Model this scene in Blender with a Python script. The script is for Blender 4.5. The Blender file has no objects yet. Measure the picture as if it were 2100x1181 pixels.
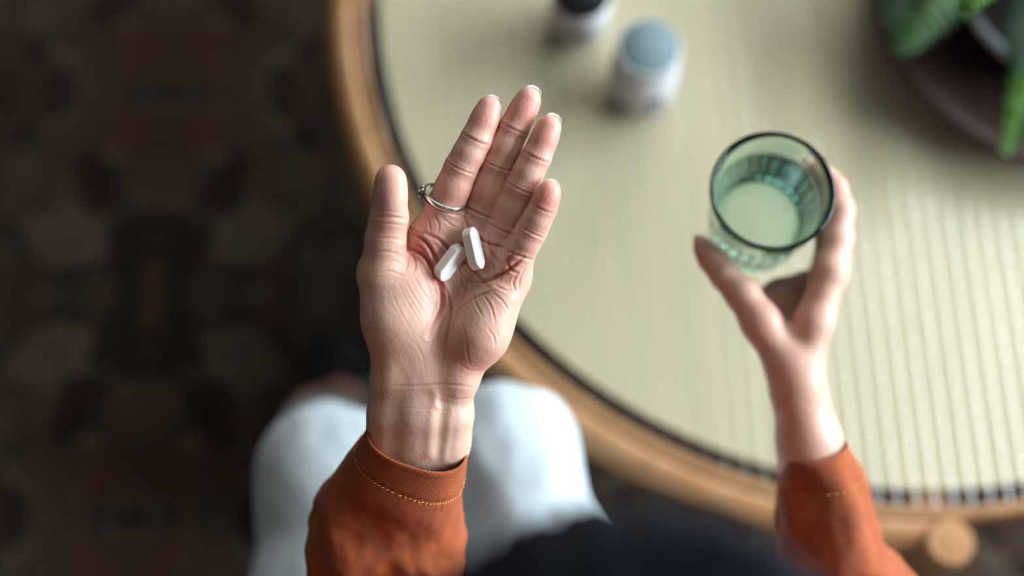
import bpy, bmesh, math, random
import numpy as np
from mathutils import Vector, Matrix, noise
random.seed(7); rng = np.random.default_rng(7)
R = math.radians
PI = math.pi

# ------------------------------------------------------------ camera, light, exposure
TILT = R(18); F = 50/36*2100
CAM = np.array([0, 0, 1.65])
sc = bpy.context.scene
cam = bpy.data.cameras.new('camera'); camo = bpy.data.objects.new('camera', cam)
sc.collection.objects.link(camo); sc.camera = camo
camo.location = CAM; camo.rotation_euler = (TILT, 0, 0)
cam.lens = 50; cam.sensor_width = 36; cam.clip_start = .01
cam.dof.use_dof = True; cam.dof.focus_distance = .806; cam.dof.aperture_fstop = 1.9; cam.dof.aperture_blades = 0
sc.view_settings.view_transform = 'Standard'; sc.view_settings.look = 'None'
sc.view_settings.gamma = 1; sc.view_settings.exposure = 0.0
sc.view_settings.use_curve_mapping = False
sc.cycles.use_denoising = True
sc.cycles.max_bounces = 14; sc.cycles.transmission_bounces = 12; sc.cycles.transparent_max_bounces = 12
sc.cycles.caustics_reflective = False
sc.cycles.sample_clamp_indirect = 4
w = bpy.data.worlds.new('world'); sc.world = w; w.use_nodes = True
w.node_tree.nodes['Background'].inputs[0].default_value = (.75, .88, 1, 1)
w.node_tree.nodes['Background'].inputs[1].default_value = 1.2
def area(name, loc, target, sx, sy, power, col):
    l = bpy.data.lights.new(name, 'AREA'); l.shape = 'RECTANGLE'; l.size = sx; l.size_y = sy
    l.energy = power; l.color = col
    o = bpy.data.objects.new(name, l); sc.collection.objects.link(o); o.location = loc
    o.rotation_euler = (Vector(target)-Vector(loc)).to_track_quat('-Z', 'Y').to_euler()
    return o
area('side_window_daylight', (2.62, .80, 1.62), (-.5, .80, .60), 2.9, 1.25, 250, (.83, .93, 1.0))
area('front_window_daylight', (.95, 3.08, 1.85), (.4, .6, .5), 1.5, 1.1, 35, (.97, .98, 1.0))
area('overhead_fill_light', (.9, 1.7, 2.62), (.5, .8, .4), 1.7, 1.7, 26, (1.0, .95, .86))  # added overhead fill to soften the table shadows, not a real ceiling lamp

# ------------------------------------------------------------ helpers
ca, sa = math.cos(TILT), math.sin(TILT)
RC = np.array([[1, 0, 0], [0, ca, -sa], [0, sa, ca]])      # camera axes -> world
def cam2w(p): return CAM + np.asarray(p) @ RC.T
def PX(px, py, d):                                         # d metres along the view axis
    return cam2w([(px-1050)/F*d, -(py-590.5)/F*d, -d])
def WZ(px, py, z):                                         # point on the plane of height z
    v = RC @ np.array([(px-1050)/F, (590.5-py)/F, -1.0])
    return CAM + v*((z-CAM[2])/v[2])
def toc(p): return (np.asarray(p)-CAM) @ RC                # world -> camera frame
def proj(p):
    c = toc(p); return 1050+F*c[..., 0]/-c[..., 2], 590.5-F*c[..., 1]/-c[..., 2]

def link(o, parent=None):
    sc.collection.objects.link(o)
    if parent is not None:
        o.parent = parent; o.matrix_parent_inverse = parent.matrix_world.inverted() if parent.matrix_world != Matrix() else Matrix()
    return o
def tag(o, label=None, cat=None, group=None, kind=None):
    if label: o['label'] = label
    if cat: o['category'] = cat
    if group: o['group'] = group
    if kind: o['kind'] = kind
    return o
def empty(name, loc, label, cat, group=None):
    o = bpy.data.objects.new(name, None); sc.collection.objects.link(o); o.location = loc
    o.empty_display_size = .02
    bpy.context.view_layer.update()
    return tag(o, label, cat, group)
def mesh_np(name, V, Fq, mat, parent=None, smooth=True, cols=None):
    """V (n,3) array in world space, Fq list/array of faces"""
    me = bpy.data.meshes.new(name)
    V = np.asarray(V, dtype=np.float32)
    if isinstance(Fq, np.ndarray) and Fq.ndim == 2:
        k = Fq.shape[1]; n = len(Fq)
        me.vertices.add(len(V)); me.vertices.foreach_set('co', V.ravel())
        me.loops.add(n*k); me.loops.foreach_set('vertex_index', Fq.ravel().astype(np.int32))
        me.polygons.add(n); me.polygons.foreach_set('loop_start', np.arange(0, n*k, k, dtype=np.int32))
        me.polygons.foreach_set('loop_total', np.full(n, k, dtype=np.int32))
        me.update(calc_edges=True); me.validate()
    else:
        me.from_pydata([tuple(map(float, v)) for v in V], [], [tuple(int(i) for i in f) for f in Fq]); me.update()
    if smooth: me.polygons.foreach_set('use_smooth', [True]*len(me.polygons))
    if cols is not None:
        a = me.color_attributes.new('tint', 'FLOAT_COLOR', 'POINT')
        c = np.ones((len(V), 4), dtype=np.float32); c[:, :cols.shape[1]] = cols
        a.data.foreach_set('color', c.ravel())
    if mat: me.materials.append(mat)
    o = bpy.data.objects.new(name, me)
    if parent is not None:
        sc.collection.objects.link(o); o.parent = parent
        o.matrix_parent_inverse = Matrix.LocRotScale(parent.location, parent.rotation_euler, None).inverted()
    else: sc.collection.objects.link(o)
    return o
class MB:
    def __init__(s): s.V = []; s.F = []
    def add(s, V, Fc):
        n = len(s.V); s.V += [tuple(v) for v in V]; s.F += [tuple(i+n for i in f) for f in Fc]; return s
    def box(s, c, d, M=None, b=0.0):
        bm = bmesh.new(); bmesh.ops.create_cube(bm, size=1)
        for v in bm.verts: v.co = Vector((v.co.x*d[0], v.co.y*d[1], v.co.z*d[2]))
        if b: bmesh.ops.bevel(bm, geom=list(bm.edges), offset=b, segments=3, affect='EDGES', profile=.5)
        bm.verts.index_update()
        V = [(M @ v.co if M else v.co)+Vector(c) for v in bm.verts]
        s.add(V, [[v.index for v in f.verts] for f in bm.faces]); bm.free(); return s
    def lathe(s, prof, c=(0, 0, 0), n=64, M=None, closed=False, rf=None):
        """prof: (r,z) list; rf(r,z,theta,i)->r"""
        V = []; m = len(prof)
        for i, (r, z) in enumerate(prof):
            for j in range(n):
                t = 2*PI*j/n; rr = rf(r, z, t, i) if rf else r
                p = Vector((rr*math.cos(t), rr*math.sin(t), z))
                V.append((M @ p if M else p)+Vector(c))
        Fc = []
        for i in range(m if closed else m-1):
            a = i*n; b = ((i+1) % m)*n
            for j in range(n):
                k = (j+1) % n; Fc.append((a+j, a+k, b+k, b+j))
        s.add(V, Fc); return s
    def tube(s, pts, rad, n=8, cap=True):
        pts = [Vector(p) for p in pts]; m = len(pts)
        if not hasattr(rad, '__len__'): rad = [rad]*m
        V = []; ref = Vector((.13, .31, .94))
        for i, p in enumerate(pts):
            t = (pts[min(i+1, m-1)]-pts[max(i-1, 0)]).normalized()
            a = t.cross(ref).normalized(); b = a.cross(t).normalized()
            for j in range(n):
                q = 2*PI*j/n; V.append(p+(a*math.cos(q)+b*math.sin(q))*rad[i])
        Fc = [(i*n+j, i*n+(j+1) % n, (i+1)*n+(j+1) % n, (i+1)*n+j) for i in range(m-1) for j in range(n)]
        if cap: Fc += [tuple(range(n))[::-1], tuple((m-1)*n+j for j in range(n))]
        s.add(V, Fc); return s
    def build(s, name, mat, parent=None, smooth=False):
        return mesh_np(name, s.V, s.F, mat, parent, smooth)
def arc(prof, c, a0, a1, n):
    mb = MB(); m_ = len(prof); V = []
    for i in range(n+1):
        a = a0+(a1-a0)*i/n
        V += [(c[0]+r*math.cos(a), c[1]+r*math.sin(a), c[2]+z) for r, z in prof]
    Fc = [(i*m_+j, i*m_+(j+1) % m_, (i+1)*m_+(j+1) % m_, (i+1)*m_+j) for i in range(n) for j in range(m_)]
    Fc += [tuple(range(m_)), tuple(n*m_+j for j in range(m_))[::-1]]
    return mb.add(V, Fc)
def autosmooth(o, ang=35):
    me = o.data
    bm = bmesh.new(); bm.from_mesh(me)
    bmesh.ops.recalc_face_normals(bm, faces=bm.faces)
    for e in bm.edges:
        e.smooth = (len(e.link_faces) == 2 and e.calc_face_angle(0) < R(ang))
    for f_ in bm.faces: f_.smooth = True
    bm.to_mesh(me); bm.free(); return o

def catmull(P, n):
    P = np.asarray(P, float); m = len(P); out = []
    Q = np.vstack([2*P[0]-P[1], P, 2*P[-1]-P[-2]])
    for x in np.linspace(0, m-1, n):
        i = min(int(x), m-2); t = x-i
        a, b, c, d = Q[i], Q[i+1], Q[i+2], Q[i+3]
        out.append(.5*((2*b)+(-a+c)*t+(2*a-5*b+4*c-d)*t*t+(-a+3*b-3*c+d)*t**3))
    return np.array(out)

# ------------------------------------------------------------ materials
def newmat(name):
    m = bpy.data.materials.new(name); m.use_nodes = True; nt = m.node_tree
    return m, nt, nt.nodes, nt.links, nt.nodes['Principled BSDF']
def setp(b, **k):
    N = {'col': 'Base Color', 'rough': 'Roughness', 'metal': 'Metallic', 'spec': 'Specular IOR Level', 'sss': 'Subsurface Weight',
         'sheen': 'Sheen Weight', 'trans': 'Transmission Weight', 'ior': 'IOR', 'coat': 'Coat Weight'}
    for a, v in k.items():
        b.inputs[N[a]].default_value = (*v, 1) if a == 'col' else v
def plain(name, col, rough=.5, bump=0, bscale=200, **k):
    m, nt, ns, ln, b = newmat(name); setp(b, col=col, rough=rough, **k)
    tc = ns.new('ShaderNodeTexCoord')
    n = ns.new('ShaderNodeTexNoise'); n.inputs['Scale'].default_value = bscale; n.inputs['Detail'].default_value = 4
    ln.new(tc.outputs['Object'], n.inputs['Vector'])
    r = ns.new('ShaderNodeMapRange'); r.inputs['To Min'].default_value = .9; r.inputs['To Max'].default_value = 1.08
    ln.new(n.outputs['Fac'], r.inputs['Value'])
    mx = ns.new('ShaderNodeVectorMath'); mx.operation = 'MULTIPLY'; mx.inputs[0].default_value = col
    ln.new(r.outputs[0], mx.inputs[1]); ln.new(mx.outputs[0], b.inputs['Base Color'])
    if bump:
        bp = ns.new('ShaderNodeBump'); bp.inputs['Strength'].default_value = bump; bp.inputs['Distance'].default_value = .001
        ln.new(n.outputs['Fac'], bp.inputs['Height']); ln.new(bp.outputs[0], b.inputs['Normal'])
    return m
def ramp(ns, stops):
    r = ns.new('ShaderNodeValToRGB'); e = r.color_ramp.elements
    while len(e) > 1: e.remove(e[-1])
    e[0].position = stops[0][0]; e[0].color = (*stops[0][1], 1)
    for p, c in stops[1:]:
        x = e.new(p); x.color = (*c, 1)
    return r
def wood(name, c1, c2, scale=1.0, rough=.4):
    m, nt, ns, ln, b = newmat(name); tc = ns.new('ShaderNodeTexCoord')
    mp = ns.new('ShaderNodeMapping'); mp.inputs['Scale'].default_value = (30*scale, 30*scale, 160*scale)
    ln.new(tc.outputs['Object'], mp.inputs[0])
    n = ns.new('ShaderNodeTexNoise'); n.inputs['Scale'].default_value = 1; n.inputs['Detail'].default_value = 6
    n.inputs['Distortion'].default_value = .6
    ln.new(mp.outputs[0], n.inputs['Vector']); r = ramp(ns, [(.3, c1), (.7, c2)])
    ln.new(n.outputs['Fac'], r.inputs[0]); ln.new(r.outputs[0], b.inputs['Base Color'])
    bp = ns.new('ShaderNodeBump'); bp.inputs['Strength'].default_value = .15; bp.inputs['Distance'].default_value = .001
    ln.new(n.outputs['Fac'], bp.inputs['Height']); ln.new(bp.outputs[0], b.inputs['Normal'])
    setp(b, rough=rough); return m

def skin_mat():
    m, nt, ns, ln, b = newmat('skin')
    at = ns.new('ShaderNodeAttribute'); at.attribute_name = 'tint'
    sep = ns.new('ShaderNodeSeparateColor'); ln.new(at.outputs['Color'], sep.inputs[0])
    tc = ns.new('ShaderNodeTexCoord')
    n1 = ns.new('ShaderNodeTexNoise'); n1.inputs['Scale'].default_value = 90; n1.inputs['Detail'].default_value = 5
    ln.new(tc.outputs['Object'], n1.inputs['Vector'])
    mx = ns.new('ShaderNodeMix'); mx.data_type = 'RGBA'
    mx.inputs[6].default_value = (.62, .425, .32, 1); mx.inputs[7].default_value = (.58, .20, .165, 1)
    ad = ns.new('ShaderNodeMath'); ad.operation = 'MULTIPLY_ADD'; ad.inputs[1].default_value = .5; ad.use_clamp = True
    sb = ns.new('ShaderNodeMath'); sb.operation = 'SUBTRACT'; sb.inputs[1].default_value = .25
    ln.new(n1.outputs['Fac'], ad.inputs[0]); ln.new(sep.outputs[0], sb.inputs[0]); ln.new(sb.outputs[0], ad.inputs[2])
    ln.new(ad.outputs[0], mx.inputs[0])
    m2 = ns.new('ShaderNodeMix'); m2.data_type = 'RGBA'; m2.inputs[7].default_value = (.36, .30, .34, 1)
    ln.new(mx.outputs[2], m2.inputs[6]); ln.new(sep.outputs[1], m2.inputs[0])
    ln.new(m2.outputs[2], b.inputs['Base Color'])
    setp(b, rough=.47, sss=.22, spec=.45)
    b.inputs['Subsurface Radius'].default_value = (1, .35, .18); b.inputs['Subsurface Scale'].default_value = .0035
    # fine skin relief
    v = ns.new('ShaderNodeTexVoronoi'); v.inputs['Scale'].default_value = 900; v.feature = 'DISTANCE_TO_EDGE'
    mp = ns.new('ShaderNodeMapping'); mp.inputs['Scale'].default_value = (1.0, .55, 1.0); mp.inputs['Rotation'].default_value = (0, 0, .5)
    nz = ns.new('ShaderNodeTexNoise'); nz.inputs['Scale'].default_value = 260; nz.inputs['Detail'].default_value = 6
    ln.new(tc.outputs['Object'], mp.inputs[0]); ln.new(mp.outputs[0], v.inputs['Vector']); ln.new(mp.outputs[0], nz.inputs['Vector'])
    a2 = ns.new('ShaderNodeMath'); a2.operation = 'MULTIPLY_ADD'; a2.inputs[1].default_value = .35
    ln.new(v.outputs['Distance'], a2.inputs[0]); ln.new(nz.outputs['Fac'], a2.inputs[2])
    bp = ns.new('ShaderNodeBump'); bp.inputs['Strength'].default_value = .35; bp.inputs['Distance'].default_value = .0008
    ln.new(a2.outputs[0], bp.inputs['Height']); ln.new(bp.outputs[0], b.inputs['Normal'])
    return m
def cloth_mat(name, col, scale=1800, sheen=.3, bump=.5, var=.25):
    m, nt, ns, ln, b = newmat(name); tc = ns.new('ShaderNodeTexCoord')
    hs = []
    for rot in (.35, .35+PI/2):
        wv = ns.new('ShaderNodeTexWave'); wv.inputs['Scale'].default_value = scale/6.28
        wv.inputs['Distortion'].default_value = .6
        mp = ns.new('ShaderNodeMapping'); mp.inputs['Rotation'].default_value = (0, 0, rot)
        ln.new(tc.outputs['Object'], mp.inputs[0]); ln.new(mp.outputs[0], wv.inputs['Vector']); hs.append(wv)
    n = ns.new('ShaderNodeTexNoise'); n.inputs['Scale'].default_value = 60; n.inputs['Detail'].default_value = 6
    ln.new(tc.outputs['Object'], n.inputs['Vector'])
    s = ns.new('ShaderNodeMath'); s.operation = 'ADD'; ln.new(hs[0].outputs['Fac'], s.inputs[0]); ln.new(hs[1].outputs['Fac'], s.inputs[1])
    r = ramp(ns, [(.25, tuple(c*(1-var) for c in col)), (.75, tuple(min(1, c*(1+var)) for c in col))])
    ln.new(n.outputs['Fac'], r.inputs[0]); ln.new(r.outputs[0], b.inputs['Base Color'])
    bp = ns.new('ShaderNodeBump'); bp.inputs['Strength'].default_value = bump; bp.inputs['Distance'].default_value = .0004
    ln.new(s.outputs[0], bp.inputs['Height'])
    b2 = ns.new('ShaderNodeBump'); b2.inputs['Strength'].default_value = .5; b2.inputs['Distance'].default_value = .002
    ln.new(n.outputs['Fac'], b2.inputs['Height']); ln.new(bp.outputs[0], b2.inputs['Normal']); ln.new(b2.outputs[0], b.inputs['Normal'])
    setp(b, rough=.75, sheen=sheen); return m
def thin_glass(name, tint, rough=.05, gl=.9, ior=1.5):
    m, nt, ns, ln, b = newmat(name); ns.remove(b)
    out = ns['Material Output']; t = ns.new('ShaderNodeBsdfTransparent'); t.inputs[0].default_value = (*tint, 1)
    g = ns.new('ShaderNodeBsdfGlossy'); g.inputs['Roughness'].default_value = rough; g.inputs['Color'].default_value = (gl, gl, gl, 1)
    fr = ns.new('ShaderNodeFresnel'); fr.inputs['IOR'].default_value = ior
    ge = ns.new('ShaderNodeNewGeometry'); mr = ns.new('ShaderNodeMapRange'); mr.inputs['To Min'].default_value = ior; mr.inputs['To Max'].default_value = 1/ior
    ln.new(ge.outputs['Backfacing'], mr.inputs['Value']); ln.new(mr.outputs[0], fr.inputs['IOR'])
    mx = ns.new('ShaderNodeMixShader'); ln.new(fr.outputs[0], mx.inputs[0]); ln.new(t.outputs[0], mx.inputs[1]); ln.new(g.outputs[0], mx.inputs[2])
    ln.new(mx.outputs[0], out.inputs[0]); return m
def rug_mat():
    m, nt, ns, ln, b = newmat('rug_wool'); tc = ns.new('ShaderNodeTexCoord')
    nz = ns.new('ShaderNodeTexNoise'); nz.inputs['Scale'].default_value = 7; nz.inputs['Detail'].default_value = 3
    ln.new(tc.outputs['Object'], nz.inputs['Vector'])
    ad = ns.new('ShaderNodeVectorMath'); ad.operation = 'MULTIPLY_ADD'; ad.inputs[1].default_value = (.10, .10, 0)
    ln.new(nz.outputs['Color'], ad.inputs[0]); ln.new(tc.outputs['Object'], ad.inputs[2])
    ad.inputs[1].default_value = (.03, .03, 0)
    sx = ns.new('ShaderNodeSeparateXYZ'); ln.new(ad.outputs[0], sx.inputs[0]); cx = ns.new('ShaderNodeCombineXYZ')
    for k, per in ((0, .21), (1, .27)):           # mirrored repeats, as a woven medallion pattern has
        pp = ns.new('ShaderNodeMath'); pp.operation = 'PINGPONG'; pp.inputs[1].default_value = per
        ln.new(sx.outputs[k], pp.inputs[0]); ln.new(pp.outputs[0], cx.inputs[k])
    v = ns.new('ShaderNodeTexVoronoi'); v.inputs['Scale'].default_value = 15; v.inputs['Randomness'].default_value = .9; ln.new(cx.outputs[0], v.inputs['Vector'])
    v2 = ns.new('ShaderNodeTexVoronoi'); v2.inputs['Scale'].default_value = 48; ln.new(cx.outputs[0], v2.inputs['Vector'])
    sc_ = ns.new('ShaderNodeSeparateColor'); ln.new(v.outputs['Color'], sc_.inputs[0])
    r1 = ramp(ns, [(0, (0.0310, 0.0150, 0.0105)), (.2, (0.0708, 0.0477, 0.0324)), (.38, (0.0198, 0.0142, 0.0128)), (.52, (0.1114, 0.0848, 0.0593)), (.62, (0.0855, 0.0353, 0.0231)), (.76, (0.0558, 0.0428, 0.0300)), (.9, (0.1571, 0.1192, 0.0817))])
    r1.color_ramp.interpolation = 'CONSTANT'; ln.new(sc_.outputs[0], r1.inputs[0])
    s2 = ns.new('ShaderNodeSeparateColor'); ln.new(v2.outputs['Color'], s2.inputs[0])
    r2 = ramp(ns, [(0, (0.0355, 0.0228, 0.0174)), (.35, (0.0805, 0.0402, 0.0255)), (.6, (0.0985, 0.0753, 0.0529)), (.85, (0.0271, 0.0224, 0.0201))])
    r2.color_ramp.interpolation = 'CONSTANT'; ln.new(s2.outputs[1], r2.inputs[0])
    mx = ns.new('ShaderNodeMix'); mx.data_type = 'RGBA'; mx.inputs[0].default_value = .45
    ln.new(r1.outputs[0], mx.inputs[6]); ln.new(r2.outputs[0], mx.inputs[7])
    n3 = ns.new('ShaderNodeTexNoise'); n3.inputs['Scale'].default_value = 500
    ln.new(tc.outputs['Object'], n3.inputs['Vector'])
    bp = ns.new('ShaderNodeBump'); bp.inputs['Distance'].default_value = .004; ln.new(n3.outputs['Fac'], bp.inputs['Height'])
    ln.new(bp.outputs[0], b.inputs['Normal']); ln.new(mx.outputs[2], b.inputs['Base Color'])
    setp(b, rough=.95, spec=.1); return m
def weave_mat():
    m, nt, ns, ln, b = newmat('cane_weave'); tc = ns.new('ShaderNodeTexCoord')
    w1 = ns.new('ShaderNodeTexWave'); w1.inputs['Scale'].default_value = 150; w1.bands_direction = 'X'
    w2 = ns.new('ShaderNodeTexWave'); w2.inputs['Scale'].default_value = 150; w2.bands_direction = 'Y'
    for q in (w1, w2): ln.new(tc.outputs['Object'], q.inputs['Vector']); q.inputs['Distortion'].default_value = 1.0
    n = ns.new('ShaderNodeTexNoise'); n.inputs['Scale'].default_value = 12
    mp = ns.new('ShaderNodeMapping'); mp.inputs['Scale'].default_value = (4, .5, 1)
    ln.new(tc.outputs['Object'], mp.inputs[0]); ln.new(mp.outputs[0], n.inputs['Vector'])
    mu = ns.new('ShaderNodeMath'); mu.operation = 'MULTIPLY'; ln.new(w1.outputs['Fac'], mu.inputs[0]); ln.new(w2.outputs['Fac'], mu.inputs[1])
    r = ramp(ns, [(0, (.60, .54, .35)), (1, (.73, .68, .49))]); ln.new(mu.outputs[0], r.inputs[0])
    r2 = ramp(ns, [(.3, (.93, .93, .9)), (.7, (1.04, 1.0, .96))]); ln.new(n.outputs['Fac'], r2.inputs[0])
    mx = ns.new('ShaderNodeMix'); mx.data_type = 'RGBA'; mx.blend_type = 'MULTIPLY'; mx.inputs[0].default_value = 1
    ln.new(r.outputs[0], mx.inputs[6]); ln.new(r2.outputs[0], mx.inputs[7]); ln.new(mx.outputs[2], b.inputs['Base Color'])
    bp = ns.new('ShaderNodeBump'); bp.inputs['Distance'].default_value = .001; ln.new(mu.outputs[0], bp.inputs['Height']); ln.new(bp.outputs[0], b.inputs['Normal'])
    setp(b, rough=.7); return m

M = dict(
    skin=skin_mat(), rust=cloth_mat('rust_cotton', (.34, .066, .007), 2600, .10, .6, .25), white=cloth_mat('pale_denim', (.46, .54, .575), 1500, .2, .3, .06),
    wall=plain('wall_paint', (.15, .13, .115), .9, .1, 60), ceil=plain('ceiling_paint', (.22, .22, .22), .9), floor=wood('floor_boards', (.10, .055, .03), (.16, .09, .05), .2),
    oak=wood('ash_wood', (.34, .165, .065), (.46, .25, .115), 1, .36), walnut=wood('brown_ledge_wood', (.28, .14, .055), (.38, .205, .095), 1, .4),  # ledge wood a little darker than the ash
    endg=wood('end_grain', (.42, .26, .13), (.58, .38, .20), 1.6, .45),
    rug=rug_mat(), weave=weave_mat(), tglass=thin_glass('reeded_glass', (.945, .945, .94), .15, .85, 1.5),
    black=plain('black_leather', (.012, .012, .016), .45, .2, 300), hair=plain('black_hair', (.003, .005, .012), .6, .0, 300, spec=.10),
    pill=plain('chalky_tablet', (.82, .83, .81), .55, .12, 1500), silver=plain('silver', (.80, .78, .74), .18, metal=1.0),
    darksil=plain('oxidised_silver', (.10, .10, .11), .35, metal=.9), nail=plain('fingernail', (.95, .85, .78), .35, sss=.7),
    thread=plain('orange_thread', (.80, .42, .12), .6), capgrey=plain('grey_plastic', (.15, .215, .225), .6, spec=.2), capblack=plain('black_plastic', (.006, .008, .010), .6, spec=.15),
    bottle=plain('white_plastic', (.52, .54, .56), .35), basket=plain('dark_rattan', (.034, .016, .012), .5, .4, 120), pot=plain('grey_glaze', (.26, .31, .32), .3),
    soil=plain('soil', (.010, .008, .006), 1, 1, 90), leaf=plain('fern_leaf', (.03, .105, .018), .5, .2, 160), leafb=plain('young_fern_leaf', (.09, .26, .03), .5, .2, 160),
    leafd=plain('dark_fern_leaf', (.012, .055, .014), .55, .2, 160), stem=plain('fern_stem', (.16, .09, .03), .6), frame=plain('window_paint', (.6, .6, .58), .5), seat=cloth_mat('charcoal_upholstery', (.03, .03, .035), 900),
    sole=plain('rubber_sole', (.02, .02, .02), .8), eye=plain('eye_white', (.8, .78, .75), .1), iris=plain('brown_iris', (.03, .015, .01), .1))
m, nt, ns, ln, b = newmat('green_glass'); setp(b, col=(.90, .98, .95), rough=.02, trans=1.0, ior=1.45)
va = ns.new('ShaderNodeVolumeAbsorption'); va.inputs['Color'].default_value = (.16, .66, .52, 1); va.inputs['Density'].default_value = 85; ln.new(va.outputs[0], ns['Material Output'].inputs['Volume']); M['gglass'] = m
m, nt, ns, ln, b = newmat('water'); setp(b, col=(.95, .99, .98), rough=.0, trans=1.0, ior=1.33); M['water'] = m
def label_mat(name, base, marks):
    """bottle label with print and painted-in shade: marks = (angle, height, half angle, half height, colour)"""
    m, nt, ns, ln, b = newmat(name); tc = ns.new('ShaderNodeTexCoord'); sp = ns.new('ShaderNodeSeparateXYZ'); ln.new(tc.outputs['Object'], sp.inputs[0])
    at = ns.new('ShaderNodeMath'); at.operation = 'ARCTAN2'; ln.new(sp.outputs[1], at.inputs[0]); ln.new(sp.outputs[0], at.inputs[1])
    cur = None
    for (a, z, ha, hz, col) in marks:
        c1 = ns.new('ShaderNodeMath'); c1.operation = 'COMPARE'; c1.inputs[1].default_value = a; c1.inputs[2].default_value = ha; ln.new(at.outputs[0], c1.inputs[0])
        c2 = ns.new('ShaderNodeMath'); c2.operation = 'COMPARE'; c2.inputs[1].default_value = z; c2.inputs[2].default_value = hz; ln.new(sp.outputs[2], c2.inputs[0])
        mu = ns.new('ShaderNodeMath'); mu.operation = 'MULTIPLY'; ln.new(c1.outputs[0], mu.inputs[0]); ln.new(c2.outputs[0], mu.inputs[1])
        mx = ns.new('ShaderNodeMix'); mx.data_type = 'RGBA'; mx.inputs[7].default_value = (*col, 1); ln.new(mu.outputs[0], mx.inputs[0])
        if cur is None: mx.inputs[6].default_value = (*base, 1)
        else: ln.new(cur, mx.inputs[6])
        cur = mx.outputs[2]
    ln.new(cur, b.inputs['Base Color']); setp(b, rough=.4); return m

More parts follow.
